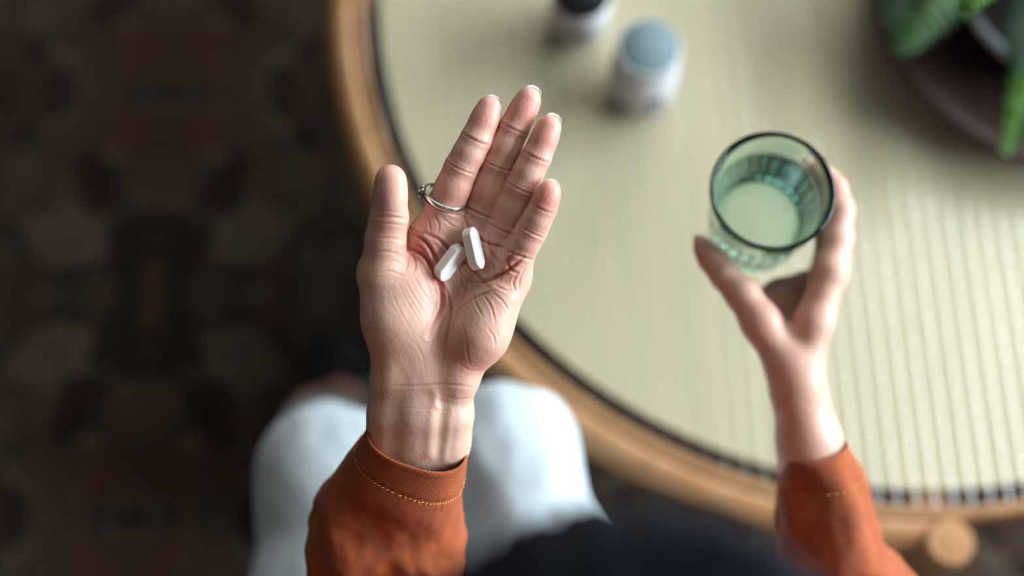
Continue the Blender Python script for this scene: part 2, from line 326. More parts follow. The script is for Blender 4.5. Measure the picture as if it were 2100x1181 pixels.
# ------------------------------------------------------------ signed distance modelling
class Field:
    def __init__(s, lo, hi, h, init=1e3):
        s.lo = np.array(lo, np.float32); s.h = h
        s.n = np.ceil((np.array(hi)-s.lo)/h).astype(int)+1
        s.D = np.full(s.n, init, np.float32)
    def new(s):
        g = object.__new__(Field); g.lo, g.h, g.n = s.lo, s.h, s.n; g.D = np.full(s.n, 1e3, np.float32); return g
    def block(s, a, b):
        i0 = np.maximum(np.floor((a-s.lo)/s.h).astype(int), 0); i1 = np.minimum(np.ceil((b-s.lo)/s.h).astype(int)+1, s.n)
        if (i1 <= i0).any(): return None
        sl = tuple(slice(int(p), int(q)) for p, q in zip(i0, i1))
        X = [(s.lo[k]+s.h*np.arange(i0[k], i1[k], dtype=np.float32)).reshape([-1 if j == k else 1 for j in range(3)]) for k in range(3)]
        return sl, X
    def put(s, sl, d, k, sub=False):
        a = s.D[sl]
        if sub:
            a2 = -a; hh = np.maximum(k-np.abs(a2-d), 0)/max(k, 1e-6); s.D[sl] = -(np.minimum(a2, d)-hh*hh*k*.25); return
        if k > 0:
            hh = np.maximum(k-np.abs(a-d), 0)/k; s.D[sl] = np.minimum(a, d)-hh*hh*k*.25
        else: s.D[sl] = np.minimum(a, d)
    def cone(s, a, b, ra, rb, k=0, pad=None):
        a = np.asarray(a, np.float32); b = np.asarray(b, np.float32); pad = pad or (max(k, 9*s.u)+2*s.h)
        r = max(ra, rb)
        B = s.block(np.minimum(a, b)-r-pad, np.maximum(a, b)+r+pad)
        if B is None: return
        sl, (X, Y, Z) = B; ab = b-a; L = float(ab@ab) or 1e-9
        t = np.clip(((X-a[0])*ab[0]+(Y-a[1])*ab[1]+(Z-a[2])*ab[2])/L, 0, 1)
        d = np.sqrt((X-a[0]-ab[0]*t)**2+(Y-a[1]-ab[1]*t)**2+(Z-a[2]-ab[2]*t)**2)-(ra+(rb-ra)*t)
        s.put(sl, d, k)
    def ell(s, c, r, k=0, rot=None, sub=False):
        c = np.asarray(c, np.float32); r = np.asarray(r, np.float32); pad = max(k, 9*s.u)+2*s.h; m = float(r.max())
        B = s.block(c-m-pad, c+m+pad)
        if B is None: return
        sl, (X, Y, Z) = B; x, y, z = X-c[0], Y-c[1], Z-c[2]
        if rot is not None:
            q = [rot[i][0]*x+rot[i][1]*y+rot[i][2]*z for i in range(3)]
        else: q = [x, y, z]
        k0 = np.sqrt((q[0]/r[0])**2+(q[1]/r[1])**2+(q[2]/r[2])**2); k1 = np.sqrt((q[0]/r[0]**2)**2+(q[1]/r[1]**2)**2+(q[2]/r[2]**2)**2)+1e-9
        s.put(sl, k0*(k0-1)/k1, k, sub)
    def chain(s, P, rs, k):
        for i in range(len(P)-1): s.cone(P[i], P[i+1], rs[i], rs[i+1], k)
    def merge(s, g, k):
        hh = np.maximum(k-np.abs(s.D-g.D), 0)/k; s.D = np.minimum(s.D, g.D)-hh*hh*k*.25
    def mesh(s):
        D = s.D; I = D < 0
        c = sum(I[i:I.shape[0]-1+i, j:I.shape[1]-1+j, k:I.shape[2]-1+k].astype(np.int8) for i in (0, 1) for j in (0, 1) for k in (0, 1))
        act = np.argwhere((c > 0) & (c < 8)); idx = np.full(c.shape, -1, np.int32); idx[tuple(act.T)] = np.arange(len(act))
        cor = {}
        for i in (0, 1):
            for j in (0, 1):
                for k in (0, 1): cor[i, j, k] = D[act[:, 0]+i, act[:, 1]+j, act[:, 2]+k]
        S = np.zeros((len(act), 3)); N = np.zeros(len(act))
        for p, va in cor.items():
            for ax in range(3):
                if p[ax]: continue
                q = list(p); q[ax] = 1; vb = cor[tuple(q)]
                x = (va < 0) != (vb < 0); t = np.where(x, va/np.where(x, va-vb, 1), 0)
                P = np.array(p, float)[None]+np.zeros((len(act), 3)); P[:, ax] += t
                S[x] += P[x]; N += x
        V = s.lo+s.h*(act+S/N[:, None])
        Q = []
        for ax in range(3):
            sh = [slice(1, -1)]*3; sh[ax] = slice(0, -1); sh2 = [slice(1, -1)]*3; sh2[ax] = slice(1, None)
            A, B = I[tuple(sh)], I[tuple(sh2)]
            e = np.argwhere(A != B); flip = A[tuple(e.T)]
            base = e+1; base[:, ax] -= 1
            o1 = np.zeros(3, int); o2 = np.zeros(3, int); o1[(ax+1) % 3] = 1; o2[(ax+2) % 3] = 1
            g = lambda o: idx[tuple((base-o).T)]
            q = np.stack([g(o1+o2), g(o2), g(0*o1), g(o1)], 1)
            q[~flip] = q[~flip][:, ::-1]; Q.append(q)
        Q = np.vstack(Q); Q = Q[(Q >= 0).all(1)]
        return V, Q
    u = 1.0
def vnormals(V, Q):
    n = np.cross(V[Q[:, 2]]-V[Q[:, 0]], V[Q[:, 3]]-V[Q[:, 1]]); N = np.zeros_like(V)
    for k in range(4):
        for a in range(3): N[:, a] += np.bincount(Q[:, k], n[:, a], len(V))
    return N/(np.linalg.norm(N, axis=1, keepdims=True)+1e-12)
def relax(V, Q, it=1, f=.5):
    for _ in range(it):
        S = np.zeros_like(V); C_ = np.zeros(len(V))
        for k in range(4):
            j = Q[:, (k+1) % 4]; i = Q[:, k]
            for a in range(3): S[:, a] += np.bincount(i, V[j, a], len(V))+np.bincount(j, V[i, a], len(V))
            C_ += np.bincount(i, minlength=len(V))+np.bincount(j, minlength=len(V))
        V = V+f*(S/C_[:, None]-V)
    return V

# ------------------------------------------------------------ the room
def struct(mb, name, mat): return tag(mb.build(name, mat), kind='structure')
struct(MB().box((0, .3, -.03), (5.4, 5.4, .06)), 'floor', M['floor'])
struct(MB().box((0, .3, 2.73), (5.4, 5.4, .06)), 'ceiling', M['ceil'])
struct(MB().box((-2.65, .3, 1.35), (.1, 5.2, 2.7)), 'wall_left', M['wall'])
struct(MB().box((0, -2.35, 1.35), (5.4, .1, 2.7)), 'wall_back', M['wall'])
def window_wall(name, u0, u1, z0, z1, L0, L1, place, wn):
    """a wall from L0 to L1 with an opening u0..u1 by z0..z1, and its frame"""
    wr = MB(); wf = MB()
    def bx(mb, ua, ub, za, zb, th): mb.box(place((ua+ub)/2, (za+zb)/2), (th, ub-ua, zb-za) if name == 'wall_right' else (ub-ua, th, zb-za))
    bx(wr, L0, u0, 0, 2.7, .1); bx(wr, u1, L1, 0, 2.7, .1); bx(wr, u0, u1, 0, z0, .1); bx(wr, u0, u1, z1, 2.7, .1)
    bx(wf, u0, u0+.04, z0, z1, .12); bx(wf, u1-.04, u1, z0, z1, .12); bx(wf, u0, u1, z0, z0+.04, .12); bx(wf, u0, u1, z1-.04, z1, .12)
    struct(wr, name, M['wall']); struct(wf, wn, M['frame'])
window_wall('wall_right', -.70, 2.30, .95, 2.30, -2.3, 2.9, lambda u, z: (2.5, u, z), 'window_1')
window_wall('wall_front', .15, 1.75, 1.25, 2.45, -2.7, 2.7, lambda u, z: (u, 2.95, z), 'window_2')

# ------------------------------------------------------------ rug
rb = MB(); n = 90; x0, x1, y0, y1 = -1.7, 1.5, -1.1, 2.1
V = []; Fc = []
for j in range(n+1):
    for i in range(n+1):
        x = x0+(x1-x0)*i/n; y = y0+(y1-y0)*j/n
        V.append((x, y, .010+.0015*noise.noise((x*9, y*9, 0))))
for j in range(n):
    for i in range(n): a = j*(n+1)+i; Fc.append((a, a+1, a+n+2, a+n+1))
ring = [i for i in range(n+1)]+[j*(n+1)+n for j in range(1, n+1)]+[n*(n+1)+i for i in range(n-1, -1, -1)]+[j*(n+1) for j in range(n-1, 0, -1)]
b0 = len(V); V += [(V[i][0], V[i][1], .0005) for i in ring]; k = len(ring)
Fc += [(ring[(i+1) % k], ring[i], b0+i, b0+(i+1) % k) for i in range(k)]
rug = tag(rb.add(V, Fc).build('rug', M['rug'], smooth=True), 'dark brown patterned wool rug covering the floor under the table', 'rug')

# ------------------------------------------------------------ coffee table
TC = (.357, .695); TZ = .452
table = empty('coffee_table', (TC[0], TC[1], 0), 'round ash wood coffee table with reeded glass over a woven beige panel', 'table')
c3 = (TC[0], TC[1], 0)
# reeded glass
P_ = .0158; RG = .499; V = []; Fc = []; xs = np.arange(-RG, RG+1e-6, P_/10); ys = 7
top = []
for x in xs:
    hy = math.sqrt(max(RG*RG-x*x, 1e-6)); z = TZ-.004+.0023*(1-(2*((x/P_) % 1.0)-1)**2)
    top.append(len(V))
    for q in range(ys): yy = -hy+2*hy*q/(ys-1); V.append((TC[0]+x*math.cos(.04)-yy*math.sin(.04), TC[1]+x*math.sin(.04)+yy*math.cos(.04), z))
for i in range(len(xs)-1):
    for q in range(ys-1): a = top[i]+q; b_ = top[i+1]+q; Fc.append((a, b_, b_+1, a+1))
o = mesh_np('glass_top', V, Fc, M['tglass'], table); tag(o, 'clear reeded glass disc')
MB().lathe([(.0001, .4335), (.4825, .4335), (.4832, .4345), (.4832, .4425), (.4825, .4435), (.0001, .4435)], c3, 160).build('woven_panel', M['weave'], table)
autosmooth(MB().lathe([(.4995, .425), (.4995, TZ-.0015), (.501, TZ-.0005), (.5075, TZ-.0015), (.510, TZ-.004), (.510, .425)], c3, 200, closed=True).build('rim', M['walnut'], table), 30)
prof = [(.510, .418), (.510, TZ-.007), (.5115, TZ-.0035), (.514, TZ-.002)]+[(.517+.0200*math.cos(t), TZ-.0255+.0235*math.sin(t)) for t in np.linspace(PI/2, 0, 12)]+[(.530, .420)]
PROF_RAIL = prof
mb = MB()
for a in (0, PI/2):
    mb.box((TC[0], TC[1], .4285), (1.0, .03, .009), Matrix.Rotation(a, 3, 'Z'), .002)
mb.build('support_bar', M['walnut'], table)
legc = WZ(1949, 1111, .452)
la = math.atan2(legc[1]-TC[1], legc[0]-TC[0]); lr = math.hypot(legc[0]-TC[0], legc[1]-TC[1]); print('leg r', lr, la)
for k in range(3):
    a = la-k*PI*2/3; lx, ly = TC[0]+lr*math.cos(a), TC[1]+lr*math.sin(a)
    pr = [(.0001, .012), (.015, .012), (.0165, .015), (.0205, .40), (.0205, .4475), (.0198, .4505), (.018, .4525), (.0001, .453)]
    lg = autosmooth(MB().lathe(pr, (lx, ly, 0), 40).build('leg', M['endg'] if 0 else M['oak'], table), 40)
autosmooth(arc(PROF_RAIL, c3, la-.01, la-PI*1.0, 160).build('outer_rail', M['oak'], table), 40)


# ------------------------------------------------------------ pill bottles
def bottle(name, px, py, label, rb_, hb, capm, rcap, hcap, lm, dz=TZ-.0010):
    c = WZ(px, py, dz); root = empty(name, (c[0], c[1], dz), label, 'bottle', 'bottles on the table')
    o3 = (c[0], c[1], dz)
    pr = [(.0001, .0005), (rb_-.003, 0), (rb_-.0008, .0015), (rb_, .004), (rb_, hb-.010), (rb_-.002, hb-.005), (rcap-.003, hb-.001), (rcap-.003, hb+.004)]
    MB().lathe(pr, o3, 64).build('body', M['bottle'], root, smooth=True)
    lb = MB().lathe([(rb_+.0002, .012), (rb_+.0004, .0122), (rb_+.0004, hb-.018), (rb_+.0002, hb-.0178)], (0, 0, 0), 96).build('label_wrap', lm, None, smooth=True)
    lb.parent = root
    def kn(r, z, t, i): return r*(1+.012*math.cos(60*t)) if 1 <= i <= 3 else r
    pr = [(rcap-.002, hb), (rcap, hb+.001), (rcap, hb+hcap*.5), (rcap, hb+hcap-.0025), (rcap-.001, hb+hcap-.0006), (rcap-.0015, hb+hcap), (rcap-.0025, hb+hcap-.0006), (.0001, hb+hcap-.0006)]
    autosmooth(MB().lathe(pr, o3, 240, rf=kn).build('cap', capm, root), 40)
    MB().lathe([(rcap-.0027, hb+hcap-.0005), (rcap-.0030, hb+hcap-.0002), (.0001, hb+hcap-.0002)], o3, 64).build('cap_insert', M['capgrey'] if capm is M['bottle'] else M['capblack'], root, smooth=True)
    return root
grey = (.58, .60, .61)
lm1 = label_mat('white_label', (.50, .49, .50), [(-1.28, .036, .26, .0065, (.03, .06, .08)), (-1.2, .0165, .42, .004, (.05, .14, .14)), (-2.3, .020, .35, .008, (.16, .13, .10)), (-1.5, .058, .5, .0012, (.4, .42, .45))])  # brown patch at lower left is the bottle's shaded side painted in
lm2 = label_mat('plain_label', (.40, .40, .38), [(-1.6, .030, .5, .003, (.25, .24, .2)), (-1.5, .022, .3, .0015, (.2, .2, .2))])
bottle('pill_bottle', 1313, 186, 'white pill bottle with a grey screw cap on the table', .0305, .071, M['bottle'], .0285, .017, lm1)
bottle('pill_bottle', 1188, 46, 'whitish pill bottle with a black cap cut off by the top edge', .0275, .052, M['capblack'], .0255, .016, lm2)

# ------------------------------------------------------------ potted fern
PC = np.array([.522, .674]); plant = empty('potted_fern', (PC[0], PC[1], TZ-.0010), 'green fern in a dark woven basket with a grey inner pot', 'plant')
pc = (PC[0], PC[1], TZ-.0010)
def rope(r, z, t, i): return r+.0012*math.cos(44*t+PI*(i % 2))
BR = .189
pr = [(.0001, .0), (BR-.028, 0)]+[(BR-.026+.022*(q/9)**.8+.0015*(q % 2), .002+.028*q/9) for q in range(10)]
pr += [(BR, .031), (BR-.001, .0345), (BR-.005, .036), (BR-.010, .0345), (BR-.014, .030)]+[(BR-.016-.03*((q+1)/6), .028-.020*(q+1)/6) for q in range(6)]+[(.0001, .008)]
bs = MB().lathe(pr, pc, 176, rf=rope).build('basket', M['basket'], plant, smooth=True)
q = WZ(2027, 85, .51); rp = math.hypot(*(q[:2]-PC)); print('pot r', rp)
pr = [(.0001, .0082), (rp*.7, .0082), (rp*.75, .012), (rp*.97, .048), (rp, .056), (rp+.001, .060), (rp-.003, .062), (rp-.008, .060), (rp-.010, .055), (rp-.014, .042), (.0001, .042)]
MB().lathe(pr[:-1], pc, 96).build('inner_pot', M['pot'], plant, smooth=True)
MB().lathe([(rp-.013, .042), (rp*.6, .046), (.0001, .050)], pc, 48).build('soil', M['soil'], plant, smooth=True)
def frond(pts, plen, pw, mats, n=60, side=Vector((0, 0, 1)), droop=.25, seed=1):
    rr = random.Random(seed); P = [Vector(p) for p in catmull(pts, n)]; mb = MB()
    mb.tube(P, list(np.linspace(.0013, .0004, n)), 5)
    stem = mb
    lv = MB()
    for i in range(2, n-1):
        t = i/(n-1); T = (P[min(i+1, n-1)]-P[i-1]).normalized(); S = T.cross(side).normalized(); U = S.cross(T).normalized()
        L = plen*(min(1, .35+2.6*t) if t < .25 else 1)*(1-max(0, t-.55)/.47)**.8*rr.uniform(.9, 1.05)+.003
        for sg in (-1, 1):
            D = (S*sg+T*rr.uniform(.18, .38)+U*rr.uniform(-droop, droop*.4)).normalized()
            W_ = T*(pw*.5); K = 7; rowV = []
            for k in range(K+1):
                s_ = k/K; wd = (1-s_)**.55*(1 if k % 2 else .72)*(.55+.45*min(1, s_*6))
                c_ = P[i]+D*(L*s_)+U*(-.22*L*s_*s_)+T*(.10*L*s_*s_)
                rowV += [c_-W_*wd+U*.0008, c_+U*-.0004, c_+W_*wd+U*.0008]
            Fq = []
            for k in range(K):
                a = 3*k; Fq += [(a, a+1, a+4, a+3), (a+1, a+2, a+5, a+4)]
            lv.add(rowV, Fq)
    st = stem.build('frond', M['stem'], plant, smooth=True)
    l = lv.build('leaflets', mats, st, smooth=True)
    tag(l, kind='stuff')
    return st
def A(px, py, z):
    z = .50+(z-.50)*.28 if z < .75 else z-.10
    return tuple(WZ(px, py, z))
base = (PC[0], PC[1], TZ+.050)
# left dark mass
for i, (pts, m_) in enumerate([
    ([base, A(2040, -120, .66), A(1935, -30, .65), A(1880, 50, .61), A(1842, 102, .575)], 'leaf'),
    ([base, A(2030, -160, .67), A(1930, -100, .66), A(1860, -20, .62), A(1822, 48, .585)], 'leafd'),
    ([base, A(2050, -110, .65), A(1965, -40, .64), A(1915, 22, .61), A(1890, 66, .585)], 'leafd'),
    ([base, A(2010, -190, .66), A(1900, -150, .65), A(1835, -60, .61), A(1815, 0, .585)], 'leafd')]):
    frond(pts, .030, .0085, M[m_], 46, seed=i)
# sharp bright tip, nearest the lens
frond([base, A(2090, -150, .80), A(2040, -60, .84), A(2000, -8, .84), A(1972, 28, .832)], .013, .007, M['leafb'], 34, seed=9)
# right side
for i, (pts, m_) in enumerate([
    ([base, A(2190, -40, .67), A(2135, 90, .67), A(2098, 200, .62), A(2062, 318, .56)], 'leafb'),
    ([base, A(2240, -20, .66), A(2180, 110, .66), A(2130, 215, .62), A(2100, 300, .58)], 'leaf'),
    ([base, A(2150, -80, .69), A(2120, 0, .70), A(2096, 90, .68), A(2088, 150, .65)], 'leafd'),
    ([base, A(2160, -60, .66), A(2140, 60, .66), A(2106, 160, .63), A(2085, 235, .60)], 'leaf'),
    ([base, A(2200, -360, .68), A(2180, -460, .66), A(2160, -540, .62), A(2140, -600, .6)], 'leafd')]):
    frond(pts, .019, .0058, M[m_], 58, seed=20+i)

# ------------------------------------------------------------ the person
person = empty('person', tuple(WZ(900, 1600, 0)), 'seated person in rust orange sleeves and pale trousers, one palm open with tablets', 'person')

# --- left hand, millimetres in a frame that looks square at the palm
h_ = .6
lo = (-92, -160, -880); hi = (42, 128, -772)
def H(px, py, w=0):
    d = 810.-w; return np.array([(px-1050)/F*d, -(py-590.5)/F*d, -d])
G = Field(lo, hi, h_)
palm = G
def ch(g, P, rs, k): g.chain([H(*p) for p in P], rs, k)
# metacarpals and carpus
ch(palm, [(868, 760, -10), (880, 500, -7)], [13.5, 12], 6)
ch(palm, [(890, 760, -12), (915, 640, -15), (950, 505, -11)], [13.5, 12, 12], 8)
ch(palm, [(915, 760, -12), (960, 640, -15), (1002, 520, -10)], [13.5, 12, 12], 8)
ch(palm, [(935, 758, -10), (1000, 640, -8), (1046, 572, -5)], [13, 12, 11], 8)
# thumb base and thenar eminence
ch(palm, [(812, 770, -8), (801, 655, 0), (786, 562, 1)], [13, 15, 15], 9)
palm.ell(H(843, 655, -1), (15.5, 25, 14), 9, rot=[[math.cos(.10), math.sin(.10), 0], [-math.sin(.10), math.cos(.10), 0], [0, 0, 1]])
palm.ell(H(826, 588, 0), (16, 14, 13), 8)
# hypothenar eminence
ch(palm, [(955, 735, -5), (985, 690, -1), (1026, 608, 1)], [11, 13.5, 11.5], 9)
palm.ell(H(985, 672, -1), (15, 21, 13.0), 9, rot=[[math.cos(-.45), math.sin(-.45), 0], [-math.sin(-.45), math.cos(-.45), 0], [0, 0, 1]])
# pads below the fingers
palm.ell(H(884, 474, -3), (11.5, 9, 9.5), 6)
palm.ell(H(940, 470, -8), (9, 9, 9), 6)
palm.ell(H(1008, 508, -4), (10, 9.5, 9), 6)
palm.ell(H(1050, 556, 0), (8.5, 10, 9), 6)
# web between thumb and index
ch(palm, [(848, 560, -7), (812, 590, -3)], [9, 10], 8)
ch(palm, [(868, 520, -9), (836, 545, -8)], [8, 8], 8)
# wrist and forearm
for P, rs in (([(806, 790, -10), (803, 850, -14), (803, 905, -22), (812, 1000, -48)], [12.5, 12.5, 13.5, 17]),
              ([(925, 795, -10), (921, 850, -14), (912, 905, -22), (890, 1000, -48)], [12, 12.5, 13.5, 17]),
              ([(866, 780, -9), (862, 850, -12), (858, 905, -20), (850, 1000, -46)], [13.5, 14, 14.5, 19]),
              ([(850, 1000, -46), (840, 1120, -74)], [22, 25])): ch(palm, P, rs, 9)
palm.ell(H(942, 775, -4), (9, 11, 9), 8)         # pisiform side of the wrist
# fingers: base, knuckles and tip
FING = {
 'index': ([(884, 498, -7), (912, 424, -1), (945, 345, 4), (976, 286, 6), (1003, 223, 5)], [12, 10.6, 9.3, 8.7, 7.2]),
 'middle': ([(950, 505, -11), (985, 436, -7), (1020, 340, -2), (1054, 263, 1), (1083, 206, 2)], [11.6, 10.1, 9.2, 8.5, 7.4]),
 'ring': ([(1003, 520, -10), (1028, 468, -3), (1067, 386, 4), (1100, 322, 7), (1126, 262, 7)], [11.2, 10.1, 9.0, 8.3, 7.0]),
 'pinky': ([(1046, 572, -5), (1062, 520, 3), (1089, 474, 9), (1113, 428, 13), (1126, 394, 14)], [10.2, 9.4, 8.6, 7.7, 6.7]),
}
fields = []
for nm, (P, rs) in FING.items():
    g = G.new(); ch(g, P, rs, 2.5)
    for i in range(1, len(P)-1):                # fleshy pads between the creases
        a, b_ = np.array(P[i], float), np.array(P[i+1], float); mid = a*.5+b_*.5
        if i == 3: mid = a*.42+b_*.58
        r = (rs[i]+rs[i+1])/2; v = (b_-a)[:2]; L = np.hypot(*v)/3.6; th = math.atan2(-v[1], v[0])
        rot = [[math.cos(th), math.sin(th), 0], [-math.sin(th), math.cos(th), 0], [0, 0, 1]]
        g.ell(H(mid[0], mid[1], mid[2]+r*.18), (L*.50+(2.5 if i == 3 else 0), r*.99, r*.93), 2.5, rot)
    fields.append(g)
fg = fields[0]
for g in fields[1:]: fg.merge(g, .7)
palm.merge(fg, 6.5); del fields
th = G.new()
ch(th, [(786, 562, 1), (790, 500, 7), (798, 446, 12), (801, 370, 16)], [14.6, 11.2, 10.5, 8.7], 3)
th.ell(H(802, 398, 18), (9.0, 15, 8.8), 3); th.ell(H(790, 480, 9), (10.6, 11, 10), 3)
palm.merge(th, 2.6)
V, Q = G.mesh(); del G, palm, fg, th
V = relax(V, Q, 2, .5)
N = vnormals(V, Q)
if (N[:, 2].mean() < 0 and 0): pass
cen = V.mean(0)
if ((V-cen)*N).sum(1).mean() < 0: Q = Q[:, ::-1]; N = -N
# creases and folds, drawn in the palm plane (pixel grid of the hand frame)
d_ = -V[:, 2]; U_ = 1050+V[:, 0]/d_*F; W_ = 590.5-V[:, 1]/d_*F; face = np.clip((N[:, 2]-.05)*3, 0, 1)
disp = np.zeros(len(V)); red = np.full(len(V), .22)+.14*np.clip((470-W_)/60, 0, 1); vein = np.zeros(len(V));  # fingers tinted redder: skin tone, partly standing in for shading
def pdist(pl):
    best = np.full(len(V), 1e9)
    for (ax, ay), (bx, by) in zip(pl[:-1], pl[1:]):
        L = (bx-ax)**2+(by-ay)**2
        t = np.clip(((U_-ax)*(bx-ax)+(W_-ay)*(by-ay))/L, 0, 1)
        best = np.minimum(best, (U_-ax-t*(bx-ax))**2+(W_-ay-t*(by-ay))**2)
    return np.sqrt(best)
KC = 1.0
def crease(pl, sg, dep, rd=.35, ridge=.35):
    global disp, red
    dep *= KC
    pl = catmull(np.array(pl, float), max(6, 4*len(pl))); d = pdist(pl)
    ends = [np.hypot(U_-p[0], W_-p[1]) for p in (pl[0], pl[-1])]
    Ln = np.hypot(*(pl[-1]-pl[0])); tp = np.clip(np.minimum(ends[0], ends[1])/(.28*Ln+1), 0, 1)**.7
    g = np.exp(-(d/sg)**2)
    disp -= dep*g*tp; disp += dep*ridge*np.exp(-((d-2.2*sg)/(1.4*sg))**2)*tp
    red = red+rd*np.exp(-(d/(2.2*sg))**2)*tp
def ridge(pl, sg, hgt, vn=0):
    global disp, vein
    pl = catmull(np.array(pl, float), 4*len(pl)); d = pdist(pl); disp += hgt*np.exp(-(d/sg)**2); vein += vn*np.exp(-(d/sg)**2)
C_ = crease
# thenar (life) line and the folds round it
C_([(826, 511), (848, 512), (872, 528), (891, 560), (905, 592), (907, 623), (901, 645), (878, 690)], 3.6, 2.2, .5)
C_([(840, 478), (868, 492), (888, 520), (896, 548)], 3.2, 1.7, .5)
C_([(842, 500), (862, 506), (880, 524)], 2.2, .7, .4)
C_([(912, 585), (922, 620), (922, 655), (904, 722)], 2.6, 1.1, .3)
C_([(893, 560), (905, 580), (914, 600)], 2.6, .8)
C_([(832, 462), (850, 474), (866, 480)], 2.4, .7)
# head line and heart line
C_([(868, 478), (900, 492), (930, 522), (960, 545), (985, 572), (1002, 590)], 3.0, 1.3, .35)
C_([(1072, 528), (1050, 547), (1022, 566), (990, 578), (962, 578)], 3.0, 1.5, .4)
C_([(1048, 500), (1030, 505), (1000, 498), (975, 482), (962, 462)], 2.8, 1.3, .35)
C_([(1052, 520), (1042, 534), (1046, 552), (1062, 560)], 2.4, 1.0, .4)
C_([(952, 445), (958, 470), (950, 500), (930, 520)], 2.6, .8)
C_([(1010, 470), (1002, 492), (1010, 520), (1030, 545)], 2.4, .7)
# hollow and hypothenar wrinkles
for pl, s, dp in (
    ([(1020, 592), (972, 612), (942, 636), (924, 662)], 2.2, .7), ([(960, 560), (952, 600), (936, 640), (922, 690)], 2.2, .7),
    ([(942, 653), (955, 692), (959, 731), (966, 752)], 2.2, .25), ([(968, 592), (975, 620), (990, 650)], 1.9, .4),
    ([(1015, 585), (1040, 596), (1060, 592)], 2.0, .5), ([(1010, 600), (1030, 618), (1045, 640)], 1.8, .35), ([(985, 596), (1006, 628), (1016, 664)], 1.8, .35),
    ([(940, 560), (948, 585), (960, 602)], 1.9, .55), ([(925, 575), (938, 600), (950, 612)], 1.8, .45), ([(935, 545), (948, 566), (968, 585)], 2, .5),
    ([(1020, 540), (1030, 556), (1026, 576)], 1.9, .45), ([(1000, 530), (1012, 548), (1010, 568)], 1.9, .45), ([(1060, 560), (1052, 580), (1058, 600)], 1.8, .35),
    ([(1078, 545), (1066, 572), (1064, 596)], 1.8, .4), ([(905, 650), (890, 690), (880, 720)], 2, .5), ([(925, 665), (915, 700), (905, 740)], 2, .45),
    ([(850, 700), (866, 730), (872, 760)], 2.2, .15), ([(998, 672), (1012, 690), (1016, 712)], 1.8, .3),
    ([(890, 440), (900, 462), (896, 480)], 2, .4), ([(868, 436), (880, 455), (882, 480)], 1.8, .35), ([(905, 445), (926, 462), (940, 468)], 1.9, .45),
    ([(845, 560), (862, 590), (884, 622)], 1.8, .2), ([(830, 575), (850, 610), (876, 650)], 1.8, .16), ([(812, 570), (832, 612), (862, 664)], 1.8, .12),
    ([(800, 590), (818, 634), (846, 684)], 1.8, .1), ([(858, 545), (878, 585), (892, 628)], 1.8, .25),
    ([(790, 540), (812, 536), (832, 548)], 2, .4), ([(780, 560), (800, 556), (826, 566)], 2, .35), ([(846, 520), (852, 545), (846, 560)], 2, .5), ([(832, 520), (836, 540), (830, 556)], 2, .5)):
    C_(pl, s, dp, .15)
KC = .4
for k in range(14):                               # fine slanting lines on the thenar and hypothenar
    x, y = 800+random.random()*80, 575+random.random()*110
    C_([(x, y), (x+9+random.random()*6, y+18), (x+20+random.random()*8, y+34)], 1.4, .16, .05)
for k in range(10):
    x, y = 960+random.random()*70, 610+random.random()*80
    C_([(x, y), (x+10, y+10+random.random()*10), (x+12, y+32)], 1.4, .16, .05)
# wrist creases
C_([(800, 792), (860, 791), (916, 788), (976, 796)], 2.6, .8, .15)
C_([(905, 812), (940, 819), (975, 815)], 2.0, .45, .1); C_([(790, 835), (860, 838), (930, 842)], 2.0, .2, .05)
C_([(940, 745), (966, 760), (995, 757)], 2, .5)
KC = .55
# flexion creases of the fingers: (centre, half width, dirs)
def flex(c, u, hw, dep, sg=2.4, bow=3):
    u = np.array(u, float); u /= np.hypot(*u); p = np.array([-u[1], u[0]])*(1 if -u[1]*1 > 0 or True else 1)
    c = np.array(c, float); pr = np.array([u[1]*-1, u[0]])
    if pr[0] < 0: pr = -pr
    C_([c-pr*hw, c-pr*hw*.5-u*bow*.7, c-u*bow, c+pr*hw*.5-u*bow*.7, c+pr*hw], sg, dep, .12)
for nm, (P, rs) in FING.items():
    for i, dp in ((1, 1.5), (2, 1.0), (3, .9)):
        a, c, b_ = (np.array(P[j], float)[:2] for j in (i-1, i, i+1)); u = b_-a; hw = rs[i]*3.6*1.02
        if nm == 'index' and i == 1: c = c+np.array([2, 6])
        flex(c, u, hw, dp); u_ = u/np.hypot(*u)
        if i == 2: flex(c+u_*7, u, hw*.8, .45, 1.7); flex(c-u_*8, u, hw*.8, .35, 1.7)
        if i == 3: flex(c-u_*6, u, hw*.7, .3, 1.6)
    a, b_ = np.array(P[1][:2], float), np.array(P[4][:2], float); u = (b_-a)/np.hypot(*(b_-a)); pr = np.array([-u[1], u[0]])
    for k in range(9):                            # faint lengthwise lines
        s0 = random.uniform(.02, .9); c0 = a+(b_-a)*s0+pr*random.uniform(-20, 20)
        C_([c0, c0+u*12+pr*random.uniform(-2, 2), c0+u*(18+random.random()*16)+pr*random.uniform(-4, 4)], 1.4, .14, .03)
flex((798, 448), (5, -80), 37, 1.0, 2.6, -3); flex((797, 462), (5, -80), 35, .5, 2.0, -3); flex((796, 436), (5, -80), 30, .3, 1.6, -3); flex((793, 492), (5, -80), 34, .5, 2.2, -4)
flex((788, 520), (5, -80), 30, .5, 2.6, -4)
KC = 1
# tendons and veins of the wrist
ridge([(890, 805), (886, 850), (880, 930)], 11, .7); ridge([(925, 840), (920, 880), (912, 940)], 10, .6); disp -= .35*np.exp(-(pdist([(906, 825), (900, 930)])/9)**2)
ridge([(838, 800), (834, 860), (832, 930)], 18, .4, .08); ridge([(936, 812), (940, 860), (932, 930)], 7, .2, .22); ridge([(820, 740), (850, 800), (842, 860), (852, 920)], 8, .1, .15)
ridge([(896, 812), (893, 826), (898, 836)], 6, .5)
